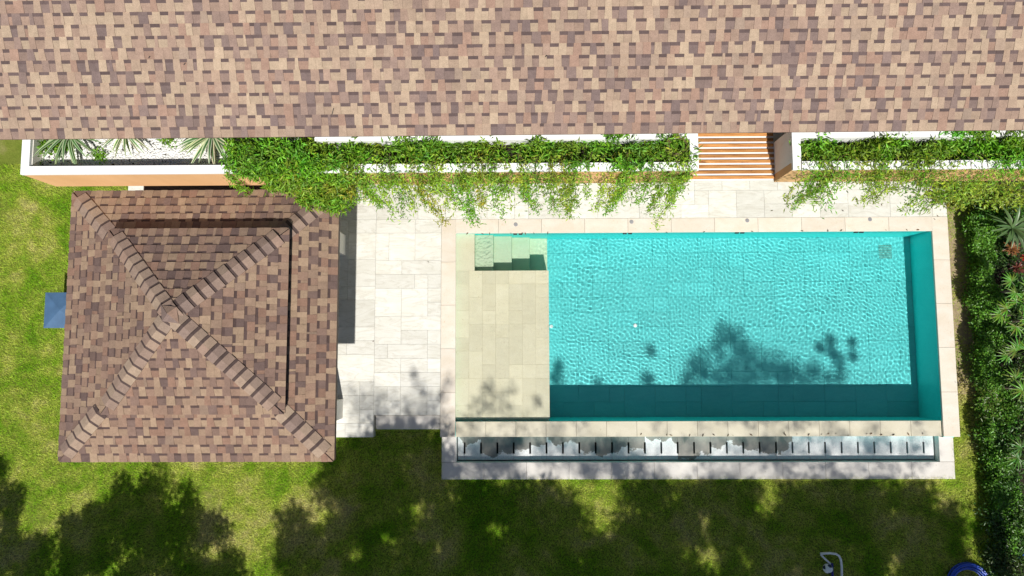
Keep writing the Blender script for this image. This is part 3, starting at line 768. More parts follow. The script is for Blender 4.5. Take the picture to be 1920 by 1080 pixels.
# ------------------------------------------------------------------ variegated rosettes in the gravel
def strip_leaf(base, yawa, pitch, length, width, bend, n=6, fold=0.2):
    """a sword leaf with a central stripe: rows of 5 verts"""
    V = []; F = []
    h = Vector((math.cos(yawa), math.sin(yawa), 0)); p = Vector(base); a = pitch; s = Vector((-h.y, h.x, 0))
    for i in range(n + 1):
        t = i / n; w = width * (0.55 + 1.2 * t if t < 0.35 else 0.97 * (1 - ((t - 0.35) / 0.65) ** 1.6)) * 0.5 + 0.0005
        d = h * math.cos(a) + Vector((0, 0, math.sin(a))); nn = s.cross(d) * -1
        V += [p - s * w - nn * (-fold * w), p - s * w * 0.45, p, p + s * w * 0.45, p + s * w - nn * (-fold * w)]
        p = p + d * (length / n); a -= bend / n
    for i in range(n):
        for k in range(4): F.append((i * 5 + k, i * 5 + k + 1, i * 5 + 6 + k, i * 5 + 5 + k))
    return V, F
def rosette(c, n, length, width, label, edge, mid, cat='yucca', name='yucca', seed=1, pitch=(0.15, 1.2), group=None):
    r = random.Random(seed); o = thing(name, c, label, cat, group)
    for k in range(n):
        ya = k * 2.39996 + r.uniform(-0.15, 0.15); pt = pitch[0] + (pitch[1] - pitch[0]) * (k / n) + r.uniform(-0.1, 0.1)
        V, F = strip_leaf(c, ya, pt, length * r.uniform(0.8, 1.1), width * r.uniform(0.85, 1.1), r.uniform(0.4, 1.0))
        e = tuple(x * r.uniform(0.85, 1.1) for x in edge); m = tuple(x * r.uniform(0.85, 1.1) for x in mid)
        mesh('leaf', V, F, M['glossleaf'], o, org=c, cols=[(e if (i % 4) in (0, 3) else m) for i in range(len(F))], smooth=True)
    return o
GE, GM = (0.62, 0.64, 0.42), (0.085, 0.18, 0.065)
rosette(P(398, 252, 3.36), 40, 0.56, 0.066, 'striped yucca nearest the vines in the white gravel', GE, GM, seed=2, pitch=(0.08, 0.6))
rosette(P(236, 246, 3.34), 30, 0.44, 0.044, 'striped yucca in the middle of the white gravel', GE, GM, seed=3, pitch=(0.08, 0.6))
rosette(P(130, 250, 3.36), 40, 0.56, 0.052, 'striped yucca at the far left end of the planter', (0.40, 0.46, 0.27), (0.07, 0.16, 0.05), seed=4, pitch=(0.08, 0.6))

# ------------------------------------------------------------------ vines in and over the planters
VG = (0.165, 0.345, 0.026); VY = (0.29, 0.42, 0.04)
def vine(label, clumps, strands, org, seed, name='trailing_vine', group=None):
    """clumps: (x, y, z, rx, ry, rz, n, base colour); strands: (start, points...) poly-lines with leaves along them"""
    r = random.Random(seed); o = thing(name, org, label, 'vine', group)
    Vs, Fs, Cs = [], [], []; off = 0
    def add(v, f, c):
        nonlocal off
        Vs.append(v); Fs.append(f + off); Cs.append(c); off += len(v)
    for x, y, z, rx, ry, rz, n, base in clumps:
        q = rng.normal(0, 0.5, (n, 3)); q /= np.maximum(1, np.linalg.norm(q, axis=1, keepdims=True))
        pts = q * np.array([rx, ry, rz]) + np.array([x, y, z])
        add(*leaf_cloud(pts, rdir(n, 0.15, 0.6), rng.uniform(0.055, 0.115, n), rng.uniform(0.016, 0.028, n), tint(n, base, 0.5, 0.10), 0.25, (0, 0, 1), 0.8))
    stems = []
    for pl, dens, base, spread in strands:
        pl = [Vector(p) for p in pl]; stems.append(tube_np(pl, [0.004] * (len(pl) - 1) + [0.0015], 4))
        for a, b in zip(pl[:-1], pl[1:]):
            n = max(2, int((b - a).length * dens)); t = rng.random((n, 1))
            pts = np.array(a) * (1 - t) + np.array(b) * t + rng.normal(0, spread, (n, 3))
            add(*leaf_cloud(pts, rdir(n, -0.3, 0.6), rng.uniform(0.04, 0.095, n), rng.uniform(0.013, 0.022, n), tint(n, base, 0.4, 0.12), 0.25, (0, 0, 1), 0.8))
    lv = mesh_np('leaves', np.concatenate(Vs), np.concatenate(Fs), M['leaf'], o, np.concatenate(Cs), org=org); tag(lv, kind='stuff')
    if stems:
        V, F = merge(stems); F = [tuple(dict.fromkeys(f)) for f in F]
        mesh('stems', V, F, M['stem'], o, org=org)
    return o
def hang(u, drop, r, reach=0.10):
    """a strand that crosses the cap at image column u and hangs down the face of the planter"""
    x = P(u, 322, Z_CAP).x; p = [Vector((x + r.uniform(-0.1, 0.1), INY + 0.12, Z_CAP - 0.05)), Vector((x, INY, Z_CAP + 0.03)), Vector((x + r.uniform(-0.05, 0.05), YP - 0.03, Z_CAP - 0.01))]
    z = Z_CAP - 0.02; n = max(2, int(drop / 0.22)); y = YP - 0.05
    for i in range(n):
        z -= drop / n; y -= r.uniform(-0.01, reach / n * 1.5); x += r.uniform(-0.06, 0.07); p.append(Vector((x, y, z)))
    return p
r = random.Random(5)
def bed(u0, u1, n, zb=3.24, rz=0.12, base=VG, dens=110):
    out = []
    for k in range(n):
        u = u0 + (u1 - u0) * (k + r.random()) / n
        y = r.uniform(INY + 0.03, YR + 0.03) if r.random() < 0.92 else r.choice((INY - 0.05, YR + 0.06)); b = tuple(c * r.uniform(0.75, 1.25) for c in base)
        out.append((P(u, 290, Z_CAP).x, y, zb + (0.24 if not INY < y < YR + 0.04 else r.uniform(-0.04, 0.10) if r.random() < 0.6 else r.uniform(0.1, 0.24)), r.uniform(0.12, 0.28), r.uniform(0.08, 0.17), rz, dens, b))
    return out
# 1 the big clump that spills over the pavilion's corner
cl = []
for k in range(60):
    t = r.random(); u = 440 + 190 * t + r.uniform(-10, 30) * t; z = Z_CAP + 0.05 - 0.55 * t * r.random()
    pnt = P(u, r.uniform(268, 318) , z); cl.append((pnt.x, pnt.y, z, 0.2, 0.16, 0.13, 130, tuple(c * r.uniform(0.8, 1.25) for c in VG)))
for k in range(70):
    u = r.uniform(505, 655); v = r.uniform(318, 338 + 50 * max(0, min(1, (u - 480) / 130))); z = 3.35 - (v - 318) / 75 * 0.55
    pnt = P(u, v, z); b = VY if (r.random() < 0.5 and u > 520) else VG
    cl.append((pnt.x, pnt.y, z, 0.14, 0.13, 0.12, 110, tuple(c * r.uniform(0.8, 1.15) for c in b)))
for k in range(34):
    u = r.uniform(450, 650); pnt = P(u, r.uniform(300, 326), Z_CAP + 0.06); cl.append((pnt.x, pnt.y, pnt.z, 0.13, 0.10, 0.06, 60, tuple(c * r.uniform(0.8, 1.3) for c in VG)))
st = [(hang(u, d, r), 120, VG, 0.03) for u, d in ((428, 0.9), (434, 0.75), (640, 1.6), (655, 1.9), (668, 1.7))]
vine('thick bright green vine spilling from the planter onto the pavilion roof corner', cl, st, (P(540, 320, 3.3).x, YP, 3.2), 1)
# 2 the long bed and the curtain over the terrace
cl = bed(640, 1290, 82)
for a, b_ in ((700, 770), (930, 985), (1085, 1110)):               # thin spots
    cl = [c for c in cl if not (P(a, 290, Z_CAP).x < c[0] < P(b_, 290, Z_CAP).x and r.random() < 0.6)]
st = []
def bundle(u, drop, n, w):
    main = hang(u, drop, r, 0.3); out = []
    for k in range(n):
        f = 1.0 if k == 0 else r.uniform(0.25, 0.9); m = max(4, int(len(main) * f)); ox = r.gauss(0, w)
        pl = [p + Vector((ox * min(1, 0.4 + 0.25 * i) + r.gauss(0, 0.035), r.gauss(0, 0.03), r.gauss(0, 0.02))) for i, p in enumerate(main[:m])]
        out.append((pl, r.uniform(75, 130), tuple(c * r.uniform(0.8, 1.2) for c in (VY if r.random() < 0.55 else VG)), r.uniform(0.025, 0.06)))
    return out
for u, d in ((664, 1.5), (688, 1.9), (712, 0.7), (745, 2.0), (765, 1.2), (790, 2.1), (812, 1.5), (838, 2.35), (862, 2.4), (886, 1.2), (905, 2.0), (928, 2.4), (955, 1.1), (975, 2.0), (1003, 0.5), (1030, 1.9), (1052, 2.45), (1078, 2.0), (1100, 2.3), (1140, 1.9), (1165, 1.9), (1188, 2.2), (1218, 1.1), (1236, 1.6), (1262, 2.1), (1288, 1.2)):
    st += bundle(u + r.uniform(-5, 5), d * r.uniform(0.8, 1.0), r.randint(2, 6), 0.08)
wc = P(1268, 274, 3.46)
for k in range(9):
    rr = r.uniform(0.09, 0.15); a0 = r.uniform(0, 6); st.append(([wc + Vector((rr * math.cos(a0 + i * 0.5) * 1.15, rr * math.sin(a0 + i * 0.5), r.uniform(-.02, .04))) for i in range(11)], 3, VY, 0.02))
vine('long vine bed whose yellow-green strands hang over the pale terrace by the pool', cl, st, (P(960, 320, 3.3).x, YP, 3.2), 2)
# 3 the bed right of the slats
cl = bed(1506, 1990, 62)
st = []
for u, d in ((1516, 0.6), (1530, 1.6), (1550, 1.2), (1580, 0.7), (1600, 1.3), (1632, 0.6), (1655, 1.2), (1690, 0.8), (1715, 1.4), (1745, 1.0)):
    st += bundle(u, d, r.randint(3, 6), 0.09)
u = 1752
while u < 1990:
    st.append((hang(u, r.uniform(0.4, 2.0) * min(1, 0.5 + (u - 1500) / 400), r, 0.25), r.uniform(60, 130), VY if r.random() < 0.75 else VG, r.uniform(0.025, 0.05)))
    u += r.uniform(9, 20)
vine('vine bed right of the slats with strands trailing towards the hedge', cl, st, (P(1700, 320, 3.3).x, YP, 3.2), 3)
# small green tufts among the pebbles
for (u, v, nn, lab) in ((100, 275, 260, 'leafy green plant in the left corner of the planter'), (185, 292, 90, 'small bright green tuft between the left and middle yuccas'), (318, 262, 80, 'small yellow-green tuft beside the striped yucca in the gravel')):
    c = P(u, v, 3.26); o = thing('ground_cover', c, lab, 'plant')
    pts = rng.normal(0, 1, (nn, 3)) * np.array([0.16 if nn > 200 else 0.06, 0.07 if nn > 200 else 0.05, 0.03]) + np.array(c)
    pts[:, 1] = np.clip(pts[:, 1], INY + 0.02, None); pts[:, 0] = np.maximum(pts[:, 0], GX_A + 0.04)
    V, F, C = leaf_cloud(pts, rdir(nn, 0.4, 0.5), rng.uniform(0.04, 0.08, nn), 0.025, tint(nn, VG, 0.35, 0.12))
    tag(mesh_np('leaves', V, F, M['leaf'], o, C, org=c), kind='stuff')

# ------------------------------------------------------------------ grass
def make_grass():
    dens = 5200; x0, x1, y0, y1 = -11.5, 10.8, -6.6, 3.6
    n = int((x1 - x0) * (y1 - y0) * dens)
    x = rng.uniform(x0, x1, n); y = rng.uniform(y0, y1, n)
    m = np.ones(n, bool)
    def cut(a, b, c, d): 
        nonlocal m
        m &= ~((x > a) & (x < c) & (y > b) & (y < d))
    cut(DECK_W, DECK_S, NOTCH_X + 0.005, 9); cut(NOTCH_X - .01, STEP_Y, XW + 0.05, 9); cut(BX0, BY0, BX1, YT); cut(XW, YB, XO, 9)
    cut(-6.1, -1.0, -3, 9)                                     # under the pavilion
    edge = P(1808, 500, Z_LAWN).x + 0.0 * y
    m &= x < (P(1836, 600, Z_LAWN).x + 0.035 * (0.2 - y) + 0.05 * np.sin(y * 3))
    bare = np.sin(x * 2.1 + 1.3) * np.sin(y * 1.7 + 0.4) + 0.5 * np.sin(x * 5.3 + y * 4.1)
    m &= rng.random(n) > np.clip(bare - 0.75, 0, 0.8)
    m &= ~((x > XO) & (y > -0.7) & (rng.random(n) < 0.35 + 0.45 * (np.sin(y * 4.3) + np.sin(y * 1.9 + x * 6) > 0.3)))
    x, y = x[m], y[m]; n = len(x)
    ex, ey, ea = [], [], []
    for (xa, ya, xb, yb_, ang_) in ((BX0, BY0, BX1, BY0, PI / 2), (BX1, BY0, BX1, YB, PI), (XO, YB, XO, YN + 0.8, PI), (BX0, BY0, BX0, YB, 0), (DECK_W, DECK_S, NOTCH_X, DECK_S, PI / 2), (NOTCH_X, STEP_Y, XW, STEP_Y, PI / 2)):
        k = int(math.hypot(xb - xa, yb_ - ya) * 420); t = rng.random(k); dd = rng.uniform(0.0, 0.05, k)
        ex.append(xa + (xb - xa) * t - math.cos(ang_) * dd); ey.append(ya + (yb_ - ya) * t - math.sin(ang_) * dd); ea.append(ang_ + rng.normal(0, 0.7, k))
    ex, ey, ea = np.concatenate(ex), np.concatenate(ey), np.concatenate(ea); ne = len(ex)
    x, y = np.concatenate([x, ex]), np.concatenate([y, ey]); n = n + ne
    b = np.stack([x, y, np.full(n, Z_LAWN)], 1)
    a = np.concatenate([rng.uniform(0, 2 * PI, n - ne), ea]); lean = rng.uniform(0.25, 1.15, n); L = np.concatenate([rng.uniform(0.03, 0.062, n - ne), rng.uniform(0.07, 0.15, ne)])
    lean[n - ne:] = rng.uniform(0.15, 0.7, ne)
    d = np.stack([np.cos(a) * np.sin(lean), np.sin(a) * np.sin(lean), np.cos(lean)], 1)
    s = np.stack([-np.sin(a), np.cos(a), 0 * a], 1) * rng.uniform(0.003, 0.0055, n)[:, None]
    V = np.stack([b - s, b + s, b + d * L[:, None]], 1).reshape(-1, 3)
    F = np.arange(3 * n).reshape(-1, 3)
    c = rng.uniform(0.65, 1.3, (n, 1)) * rng.uniform(0.93, 1.07, (n, 3))
    g = mesh_np('grass', V, F, M['blade'], cols=c, org=(0, 0, Z_LAWN))
    tag(g, 'mown yellow-green lawn grass around the pool and pavilion', 'grass', kind='stuff')
make_grass()

# ------------------------------------------------------------------ right-hand border: soil, hedge, plants
bx = [P(1812, 300, Z_LAWN).x, P(1820, 500, Z_LAWN).x, P(1838, 750, Z_LAWN).x, P(1858, 1000, Z_LAWN).x]
by = [P(1812, 300, Z_LAWN).y, P(1820, 500, Z_LAWN).y, P(1838, 750, Z_LAWN).y, P(1858, 1000, Z_LAWN).y]
zs = Z_LAWN + 0.03
SV = [(bx[i] + 0.14, by[i], zs) for i in range(4)] + [(bx[3] + 0.30, -7, zs), (13, -7, zs), (13, by[0], zs)]
sb = mesh('flower_bed', SV, [tuple(reversed(range(7)))] if False else [tuple(range(7))], M['soil']); tag(sb, kind='structure')
M['dirt'] = simple('dry_earth', (0.30, 0.235, 0.145), 0.95, 0.3, 9, 0.1, bump=0.6)
bs = mesh('bare_soil', [(XO - 0.02, -0.9, Z_LAWN + 0.004), (XO + 0.5, -0.9, Z_LAWN + 0.004), (XO + 0.5, 3.4, Z_LAWN + 0.004), (XO - 0.02, 3.4, Z_LAWN + 0.004)], [(0, 1, 2, 3)], M['dirt']); tag(bs, kind='structure')
def hedge():
    o = thing('clipped_hedge', P(1850, 620, Z_LAWN), 'dense dark green clipped hedge along the right edge of the lawn', 'hedge')
    n = 32000
    t = rng.random(n); v = 395 + t * 640
    yy = np.array([P(1840, vv, 0.1).y for vv in np.linspace(395, 1035, 80)]); y = np.interp(v, np.linspace(395, 1035, 80), yy)
    left = np.interp(v, [395, 500, 700, 850, 1035], [P(1814, 395, 0.2).x, P(1812, 500, 0.2).x, P(1826, 700, 0.2).x, P(1838, 850, 0.2).x, P(1880, 1035, 0.2).x]) + 0.05 * np.sin(y * 5) + 0.03 * np.sin(y * 13) + 0.13
    wid = 0.50 + 0.1 * np.sin(y * 3.1)
    s = rng.random(n); x = left + wid * s
    top = 0.28 + 0.10 * np.sin(x * 7 + y * 4) + 0.07 * np.sin(y * 9.0 - x * 5)
    edge = np.minimum(1, np.minimum(s * 2.2, 1 - s) * 6) ** 0.5
    z = Z_LAWN + 0.05 + (top * edge + 0.12) * (1 - 0.75 * rng.random(n) ** 2.2)
    pts = np.stack([x, y, z], 1)
    V, F, C = leaf_cloud(pts, rdir(n, 0.35, 0.5), rng.uniform(0.035, 0.06, n), rng.uniform(0.022, 0.036, n), tint(n, (0.105, 0.25, 0.028), 0.5, 0.05), 0.2)
    tag(mesh_np('leaves', V, F, M['glossleaf'], o, C, org=ORG[o.name]), kind='stuff')
    st = []
    for k in range(34):
        i = int(rng.integers(n)); a = Vector((x[i], y[i], Z_LAWN)); st.append(tube_np([a, a + Vector((0.03, 0.02, 0.14)), a + Vector((random.uniform(-.1, .1), random.uniform(-.1, .1), 0.28))], [0.012, 0.008, 0.004], 5))
    V, F = merge(st); mesh('branches', V, [tuple(dict.fromkeys(f)) for f in F], M['bark'], o, org=ORG[o.name])
hedge()
def fan_palm(u, v, h, label, seed, n=7, size=0.28, base=(0.12, 0.24, 0.03)):
    r = random.Random(seed); c = P(u, v, Z_LAWN); top = P(u, v, h); c = Vector((top.x, top.y, Z_LAWN)); o = thing('fan_palm', c, label, 'palm')
    tube('trunk', [c, c + Vector((0.02, 0.01, (h - Z_LAWN) * 0.5)), top], [0.035, 0.03, 0.022], M['bark'], o)
    for k in range(n):
        ya = k * 2.4 + r.uniform(-0.3, 0.3); ln = r.uniform(0.12, 0.3); pt = r.uniform(0.1, 1.0)
        hub = top + Vector((math.cos(ya) * math.cos(pt), math.sin(ya) * math.cos(pt), math.sin(pt))) * ln
        parts = [tube_np([top, top.lerp(hub, 0.6) + Vector((0, 0, 0.02)), hub], [0.006, 0.005, 0.004], 4)]
        nb = r.randint(9, 12); cols = [(0.09, 0.15, 0.03)] * len(parts[0][1])
        for i in range(nb):
            a2 = ya + (i / (nb - 1) - 0.5) * 3.9
            V, F = strip_leaf(hub, a2, r.uniform(0.0, 0.3), size * (1.0 - 0.25 * abs(i / (nb - 1) - 0.5)) * r.uniform(0.9, 1.1), 0.026, 0.7, 4)
            parts.append((V, F)); b = [x * r.uniform(0.7, 1.35) for x in base]; cols += [tuple(b)] * len(F)
        V, F = merge(parts); mesh('frond', V, F, M['glossleaf'], o, org=top, cols=cols)
fan_palm(1906, 545, 0.75, 'light green fan palm beside the hedge, below the red-leaved plants', 1, 6, 0.20)
fan_palm(1898, 590, 0.7, 'fan palm with narrow fingers in the middle of the right border', 2, 7, 0.22)
fan_palm(1903, 665, 0.6, 'drooping fan palm below the middle one in the right border', 3, 7, 0.24, (0.11, 0.22, 0.03))
fan_palm(1918, 730, 0.8, 'lowest bright fan palm at the right picture edge', 4, 6, 0.24)
fan_palm(1945, 600, 0.9, 'fan palm half out of the picture at the right edge', 5, 7, 0.26)
fan_palm(1925, 850, 0.5, 'dark fan palm behind the lower end of the hedge', 6, 6, 0.24, (0.07, 0.15, 0.025))
rosette(P(1898, 428, 0.55), 24, 0.46, 0.06, 'grey-green yucca behind the top of the hedge at the right edge', (0.10, 0.17, 0.06), (0.085, 0.15, 0.055), seed=8, pitch=(-0.1, 0.9))
RB, RO = (0.17, 0.055, 0.03), (0.30, 0.15, 0.05)
rosette(P(1896, 466, 0.25), 22, 0.17, 0.045, 'orange-brown bromeliad behind the hedge', RO, RB, 'bromeliad', 'bromeliad', 11, (0.1, 1.1))
rosette(P(1908, 502, 0.25), 22, 0.16, 0.045, 'dull red bromeliad below the orange-brown one', (0.15, 0.05, 0.04), RB, 'bromeliad', 'bromeliad', 12, (0.1, 1.1))
rosette(P(1917, 483, 0.3), 12, 0.08, 0.03, 'small scarlet bromeliad at the right picture edge', (0.45, 0.03, 0.02), (0.35, 0.02, 0.015), 'bromeliad', 'bromeliad', 13, (0.3, 1.2))
def shrub(u, v, h, rx, ry, rz, n, base, label, leaf=(0.04, 0.08), seed=1, mat='glossleaf', yellow=0.05):
    top = P(u, v, h); c = Vector((top.x, top.y, Z_LAWN)); o = thing('leafy_shrub', c, label, 'shrub')
    nb = 14; V_, F_, C_ = [], [], []; off = 0; st = []
    for k in range(nb):
        q = Vector((random.gauss(0, 0.45) * rx, random.gauss(0, 0.45) * ry, random.uniform(0.3, 1.0) * (h - Z_LAWN)))
        m = n // nb; pts = rng.normal(0, 1, (m, 3)) * np.array([rx * 0.25, ry * 0.25, rz * 0.3]) + np.array(c + q)
        pts[:, 2] = np.maximum(pts[:, 2], Z_LAWN + 0.04)
        v_, f_, c_ = leaf_cloud(pts, rdir(m, 0.3, 0.6), rng.uniform(*leaf, m), rng.uniform(leaf[0] * 0.5, leaf[1] * 0.5, m), tint(m, tuple(x * random.uniform(0.8, 1.2) for x in base), 0.35, yellow))
        V_.append(v_); F_.append(f_ + off); C_.append(c_); off += len(v_)
        st.append(tube_np([c, c + q * 0.5 + Vector((0, 0, 0.05)), c + q], [0.012, 0.008, 0.004], 5))
    tag(mesh_np('leaves', np.concatenate(V_), np.concatenate(F_), M[mat], o, np.concatenate(C_), org=c), kind='stuff')
    V, F = merge(st); mesh('branches', V, [tuple(dict.fromkeys(f)) for f in F], M['bark'], o, org=c)
shrub(1862, 352, 0.7, 0.75, 0.28, 0.3, 3400, (0.19, 0.27, 0.035), 'yellow-green shrub at the top of the right border under the trailing vines', (0.05, 0.10), yellow=0.2)
shrub(1900, 400, 0.35, 0.4, 0.3, 0.3, 1500, (0.06, 0.14, 0.025), 'dark leafy shrub around the yucca at the top right')
shrub(1905, 780, 0.45, 0.4, 0.7, 0.3, 2600, (0.065, 0.15, 0.02), 'dark glossy shrub between the lower fan palms and the hedge')
shrub(1915, 930, 0.35, 0.35, 0.7, 0.3, 2200, (0.055, 0.13, 0.02), 'broad-leaved dark shrub in the lower right corner')
shrub(1884, 470, 0.12, 0.22, 0.35, 0.2, 1300, (0.05, 0.12, 0.02), 'low dark leaves around the bromeliads')
shrub(1900, 1010, 0.2, 0.4, 0.5, 0.25, 1800, (0.05, 0.11, 0.02), 'low dark shrub beside the trailing blue hose')
shrub(1900, 1075, 0.15, 0.4, 0.4, 0.25, 1800, (0.05, 0.11, 0.02), 'dark shrub at the very bottom of the right border')
shrub(1955, 700, 0.5, 0.4, 1.2, 0.4, 3000, (0.05, 0.12, 0.02), 'tall dark shrub at the back of the right border')
shrub(1915, 560, 0.1, 0.25, 0.6, 0.2, 1500, (0.05, 0.12, 0.02), 'low dark foliage under the fan palms')

# ------------------------------------------------------------------ hose, frame and ball on the lawn
def arc(c, r, a0, a1, n, z): return [Vector((c.x + r * math.cos(a0 + (a1 - a0) * i / n), c.y + r * math.sin(a0 + (a1 - a0) * i / n), z)) for i in range(n + 1)]
hc = P(1816, 1096, Z_LAWN + 0.06); pts = []
for k in range(7):
    rr = 0.375 - 0.03 * (k % 4) + random.uniform(-0.006, 0.006)
    pts += arc(hc + Vector((random.uniform(-.008, .008), random.uniform(-.008, .008), 0)), rr, k * 2 * PI, (k + 0.97) * 2 * PI, 40, Z_LAWN + 0.045 + 0.028 * (k // 4) + 0.003 * k)
pts += [P(1852, 1078, Z_LAWN + 0.07), P(1880, 1064, Z_LAWN + 0.07), P(1912, 1044, Z_LAWN + 0.08), P(1950, 1020, Z_LAWN + 0.08)]
hs = tube('garden_hose', pts, 0.014, M['bluehose'], None, 8); tag(hs, 'coiled shiny blue garden hose on the grass at the bottom right', 'hose')
fr = thing('tube_frame', P(1560, 1060, Z_LAWN), 'white bent tubular frame lying on the shaded grass at the bottom edge', 'frame')
zf = Z_LAWN + 0.10
A_ = [P(1538, 1038, zf), P(1556, 1037, zf + 0.02), P(1567, 1038.5, zf + 0.02), P(1573, 1042, zf + 0.02), P(1576.5, 1049, zf + 0.02), P(1578, 1062, zf), P(1579, 1100, zf - 0.02), P(1580, 1150, zf - 0.04)]
tube('bent_tube', A_, 0.021, M['whiteplastic'], fr, 10)
tube('brace', [P(1539, 1040, zf), P(1548, 1049, zf - 0.01), P(1557, 1057, zf - 0.02)], 0.019, M['whiteplastic'], fr, 8)
tube('lower_tube', [P(1560, 1056, zf - 0.01), P(1561, 1080, zf - 0.02), P(1562, 1140, zf - 0.04)], 0.020, M['navy'], fr, 8)
def ball():
    c = P(1552, 1066, Z_LAWN + 0.12); r = 0.085
    Vb, Fb, cb = [], [], []; nu, nv = 24, 14
    for j in range(nv + 1):
        for i in range(nu):
            th = PI * j / nv; ph = 2 * PI * i / nu; Vb.append(c + Vector((math.sin(th) * math.cos(ph), math.sin(th) * math.sin(ph), math.cos(th))) * r)
    seeds = [Vector(s).normalized() for s in ((0.3, 0.75, 0.55), (-0.9, 0.3, 0.2), (0.2, -0.8, 0.5), (0.95, -0.2, 0.1), (-0.5, -0.6, -0.6))]
    for j in range(nv):
        for i in range(nu):
            f = tuple(dict.fromkeys((j * nu + i, (j + 1) * nu + i, (j + 1) * nu + (i + 1) % nu, j * nu + (i + 1) % nu))); Fb.append(f)
            m = (sum((Vb[q] for q in f), Vector()) / len(f) - c).normalized(); cb.append((0.015, 0.03, 0.06) if max(m.dot(s) for s in seeds) > 0.90 else (0.75, 0.78, 0.80))
    o = mesh('ball', Vb, Fb, M['pebble'], None, c, cb, True)
    tag(o, 'small white ball with dark patches beside the tubular frame', 'ball')
ball()

# ------------------------------------------------------------------ fallen leaves along the pool and on the paving
def fallen(u, v, z, k):
    c = P(u, v, z); r = random.Random(k); a = r.uniform(0, 2 * PI); L = r.uniform(0.035, 0.075)
    d = Vector((math.cos(a), math.sin(a), 0)); s = Vector((-d.y, d.x, 0)) * L * r.uniform(0.10, 0.2)
    up = Vector((0, 0, 0.010))
    V = [c - d * L / 2 + Vector((0, 0, .004)), c - s + up, c + d * L / 2 + Vector((0, 0, .006)), c + s + up * 0.6]
    col = r.choice(((0.10, 0.055, 0.03), (0.06, 0.04, 0.025), (0.16, 0.09, 0.04), (0.09, 0.075, 0.03)))
    o = mesh('fallen_leaf', V, [(0, 1, 2), (0, 2, 3)], M['leaf'], None, c, [col, col])
    return o
k = 0
for u, v in [(876, 438), (905, 438.5), (918, 438), (958, 437.5), (979, 438), (985, 438), (1001, 437.5), (1027, 437), (1250, 436), (1320, 435), (1410, 434), (1504, 433), (1552, 432.6), (1577, 432), (1661, 431.5), (1700, 431), (1721, 431)]:
    k += 1; tag(fallen(u, v, 0.006, k), 'small brown leaf caught along the north pool coping', 'leaf', 'leaves along the north coping')
for u, v in [(1293, 816), (1318, 816), (1338, 815), (1365, 816), (1374, 816), (1408, 815), (1470, 812), (1472, 815), (1494, 814), (1516, 815), (1540, 814), (1553, 813), (1567, 813), (1590, 816), (1625, 813), (1633, 813), (1652, 815), (1675, 815), (1703, 814), (1730, 813), (1202, 814), (1250, 815), (1258, 816)]:
    k += 1; tag(fallen(u, v, Z_WATER + 0.008, k), 'small dry leaf lying along the overflow weir', 'leaf', 'leaves along the weir')
for u, v in [(803, 491), (1291, 364), (1447, 395), (1580, 395), (1653, 384), (1752, 411), (1758, 405), (700, 640)]:
    k += 1; tag(fallen(u, v, 0.006, k), 'small brown leaf on the pale stone paving', 'leaf', 'leaves on the paving')
for u, v, zz in [(624, 209, None), (346, 120, None), (1024, 105, None), (280, 107, None)]:
    p0 = P(u, v, Z_EAVE); p1 = P(u, v, Z_EAVE + 1.5); d = p1 - p0
    nrm = Uh.cross(W_); t_ = (A0 + nrm * 0.016 - p0).dot(nrm) / d.dot(nrm); q = p0 + d * t_
    k += 1; aa = random.uniform(0.6, 1.4); dd = (Uh * math.cos(aa) + W_ * math.sin(aa)) * (0.045 if u == 624 else 0.015)
    tag(tube('twig', [q - dd, q + nrm * 0.004, q + dd], 0.005, M['blackplastic'], None, 5), 'dark twig lying on the large shingle roof', 'twig', 'twigs on the roof')

# ------------------------------------------------------------------ trees south of the lawn whose shade falls into the picture
KX, KY = SUN.x / SUN.z, SUN.y / SUN.z
def lift(u, v, zg, h):
    p = P(u, v, zg); return Vector((p.x + KX * (h - zg), p.y + KY * (h - zg), h))
def tree(label, base, blobs, leaf0, col, trunk_r, group=None, name='garden_tree'):
    """blobs: (centre, radius, leaves)"""
    base = Vector(base); o = thing(name, base, label, 'tree', group)
    cz = min(b[0].z for b in blobs); cen = sum((b[0] for b in blobs), Vector()) / len(blobs)
    fork = Vector((base.x * 0.6 + cen.x * 0.4, base.y * 0.6 + cen.y * 0.4, max(cz - 0.6, cz * 0.6)))
    parts = [tube_np([base, base.lerp(fork, 0.5) + Vector((0.06, 0.04, 0)), fork], [trunk_r, trunk_r * 0.75, trunk_r * 0.6], 10)]
    tr = mesh('trunk', *[x if i == 0 else [tuple(dict.fromkeys(f)) for f in x] for i, x in enumerate(parts[0])], M['bark'], o, org=base)
    limbs = []
    for b in random.sample(blobs, min(len(blobs), 16)):
        mid = fork.lerp(b[0], 0.55) + Vector((random.uniform(-.15, .15), random.uniform(-.15, .15), 0.15))
        limbs.append(tube_np([fork, mid, b[0]], [0.03, 0.014, 0.005], 5))
    V, F = merge(limbs); mesh('limbs', V, [tuple(dict.fromkeys(f)) for f in F], M['bark'], o, org=base)
    Vs, Fs, Cs = [], [], []; off = 0
    for c, rr, n, *lf in blobs:
        leaf = lf[0] if lf else leaf0
        q = rng.normal(0, 0.55, (n, 3)); q /= np.maximum(1, np.linalg.norm(q, axis=1, keepdims=True))
        pts = q * rr + np.array(c)
        v_, f_, c_ = leaf_cloud(pts, rdir(n, 0.1, 0.7), rng.uniform(leaf * 0.7, leaf * 1.3, n), rng.uniform(leaf * 0.4, leaf * 0.6, n), tint(n, tuple(x * random.uniform(0.8, 1.2) for x in col), 0.3, 0.05))
        Vs.append(v_); Fs.append(f_ + off); Cs.append(c_); off += len(v_)
    tag(mesh_np('crown', np.concatenate(Vs), np.concatenate(Fs), M['leaf'], o, np.concatenate(Cs), org=base), kind='stuff')
    return o
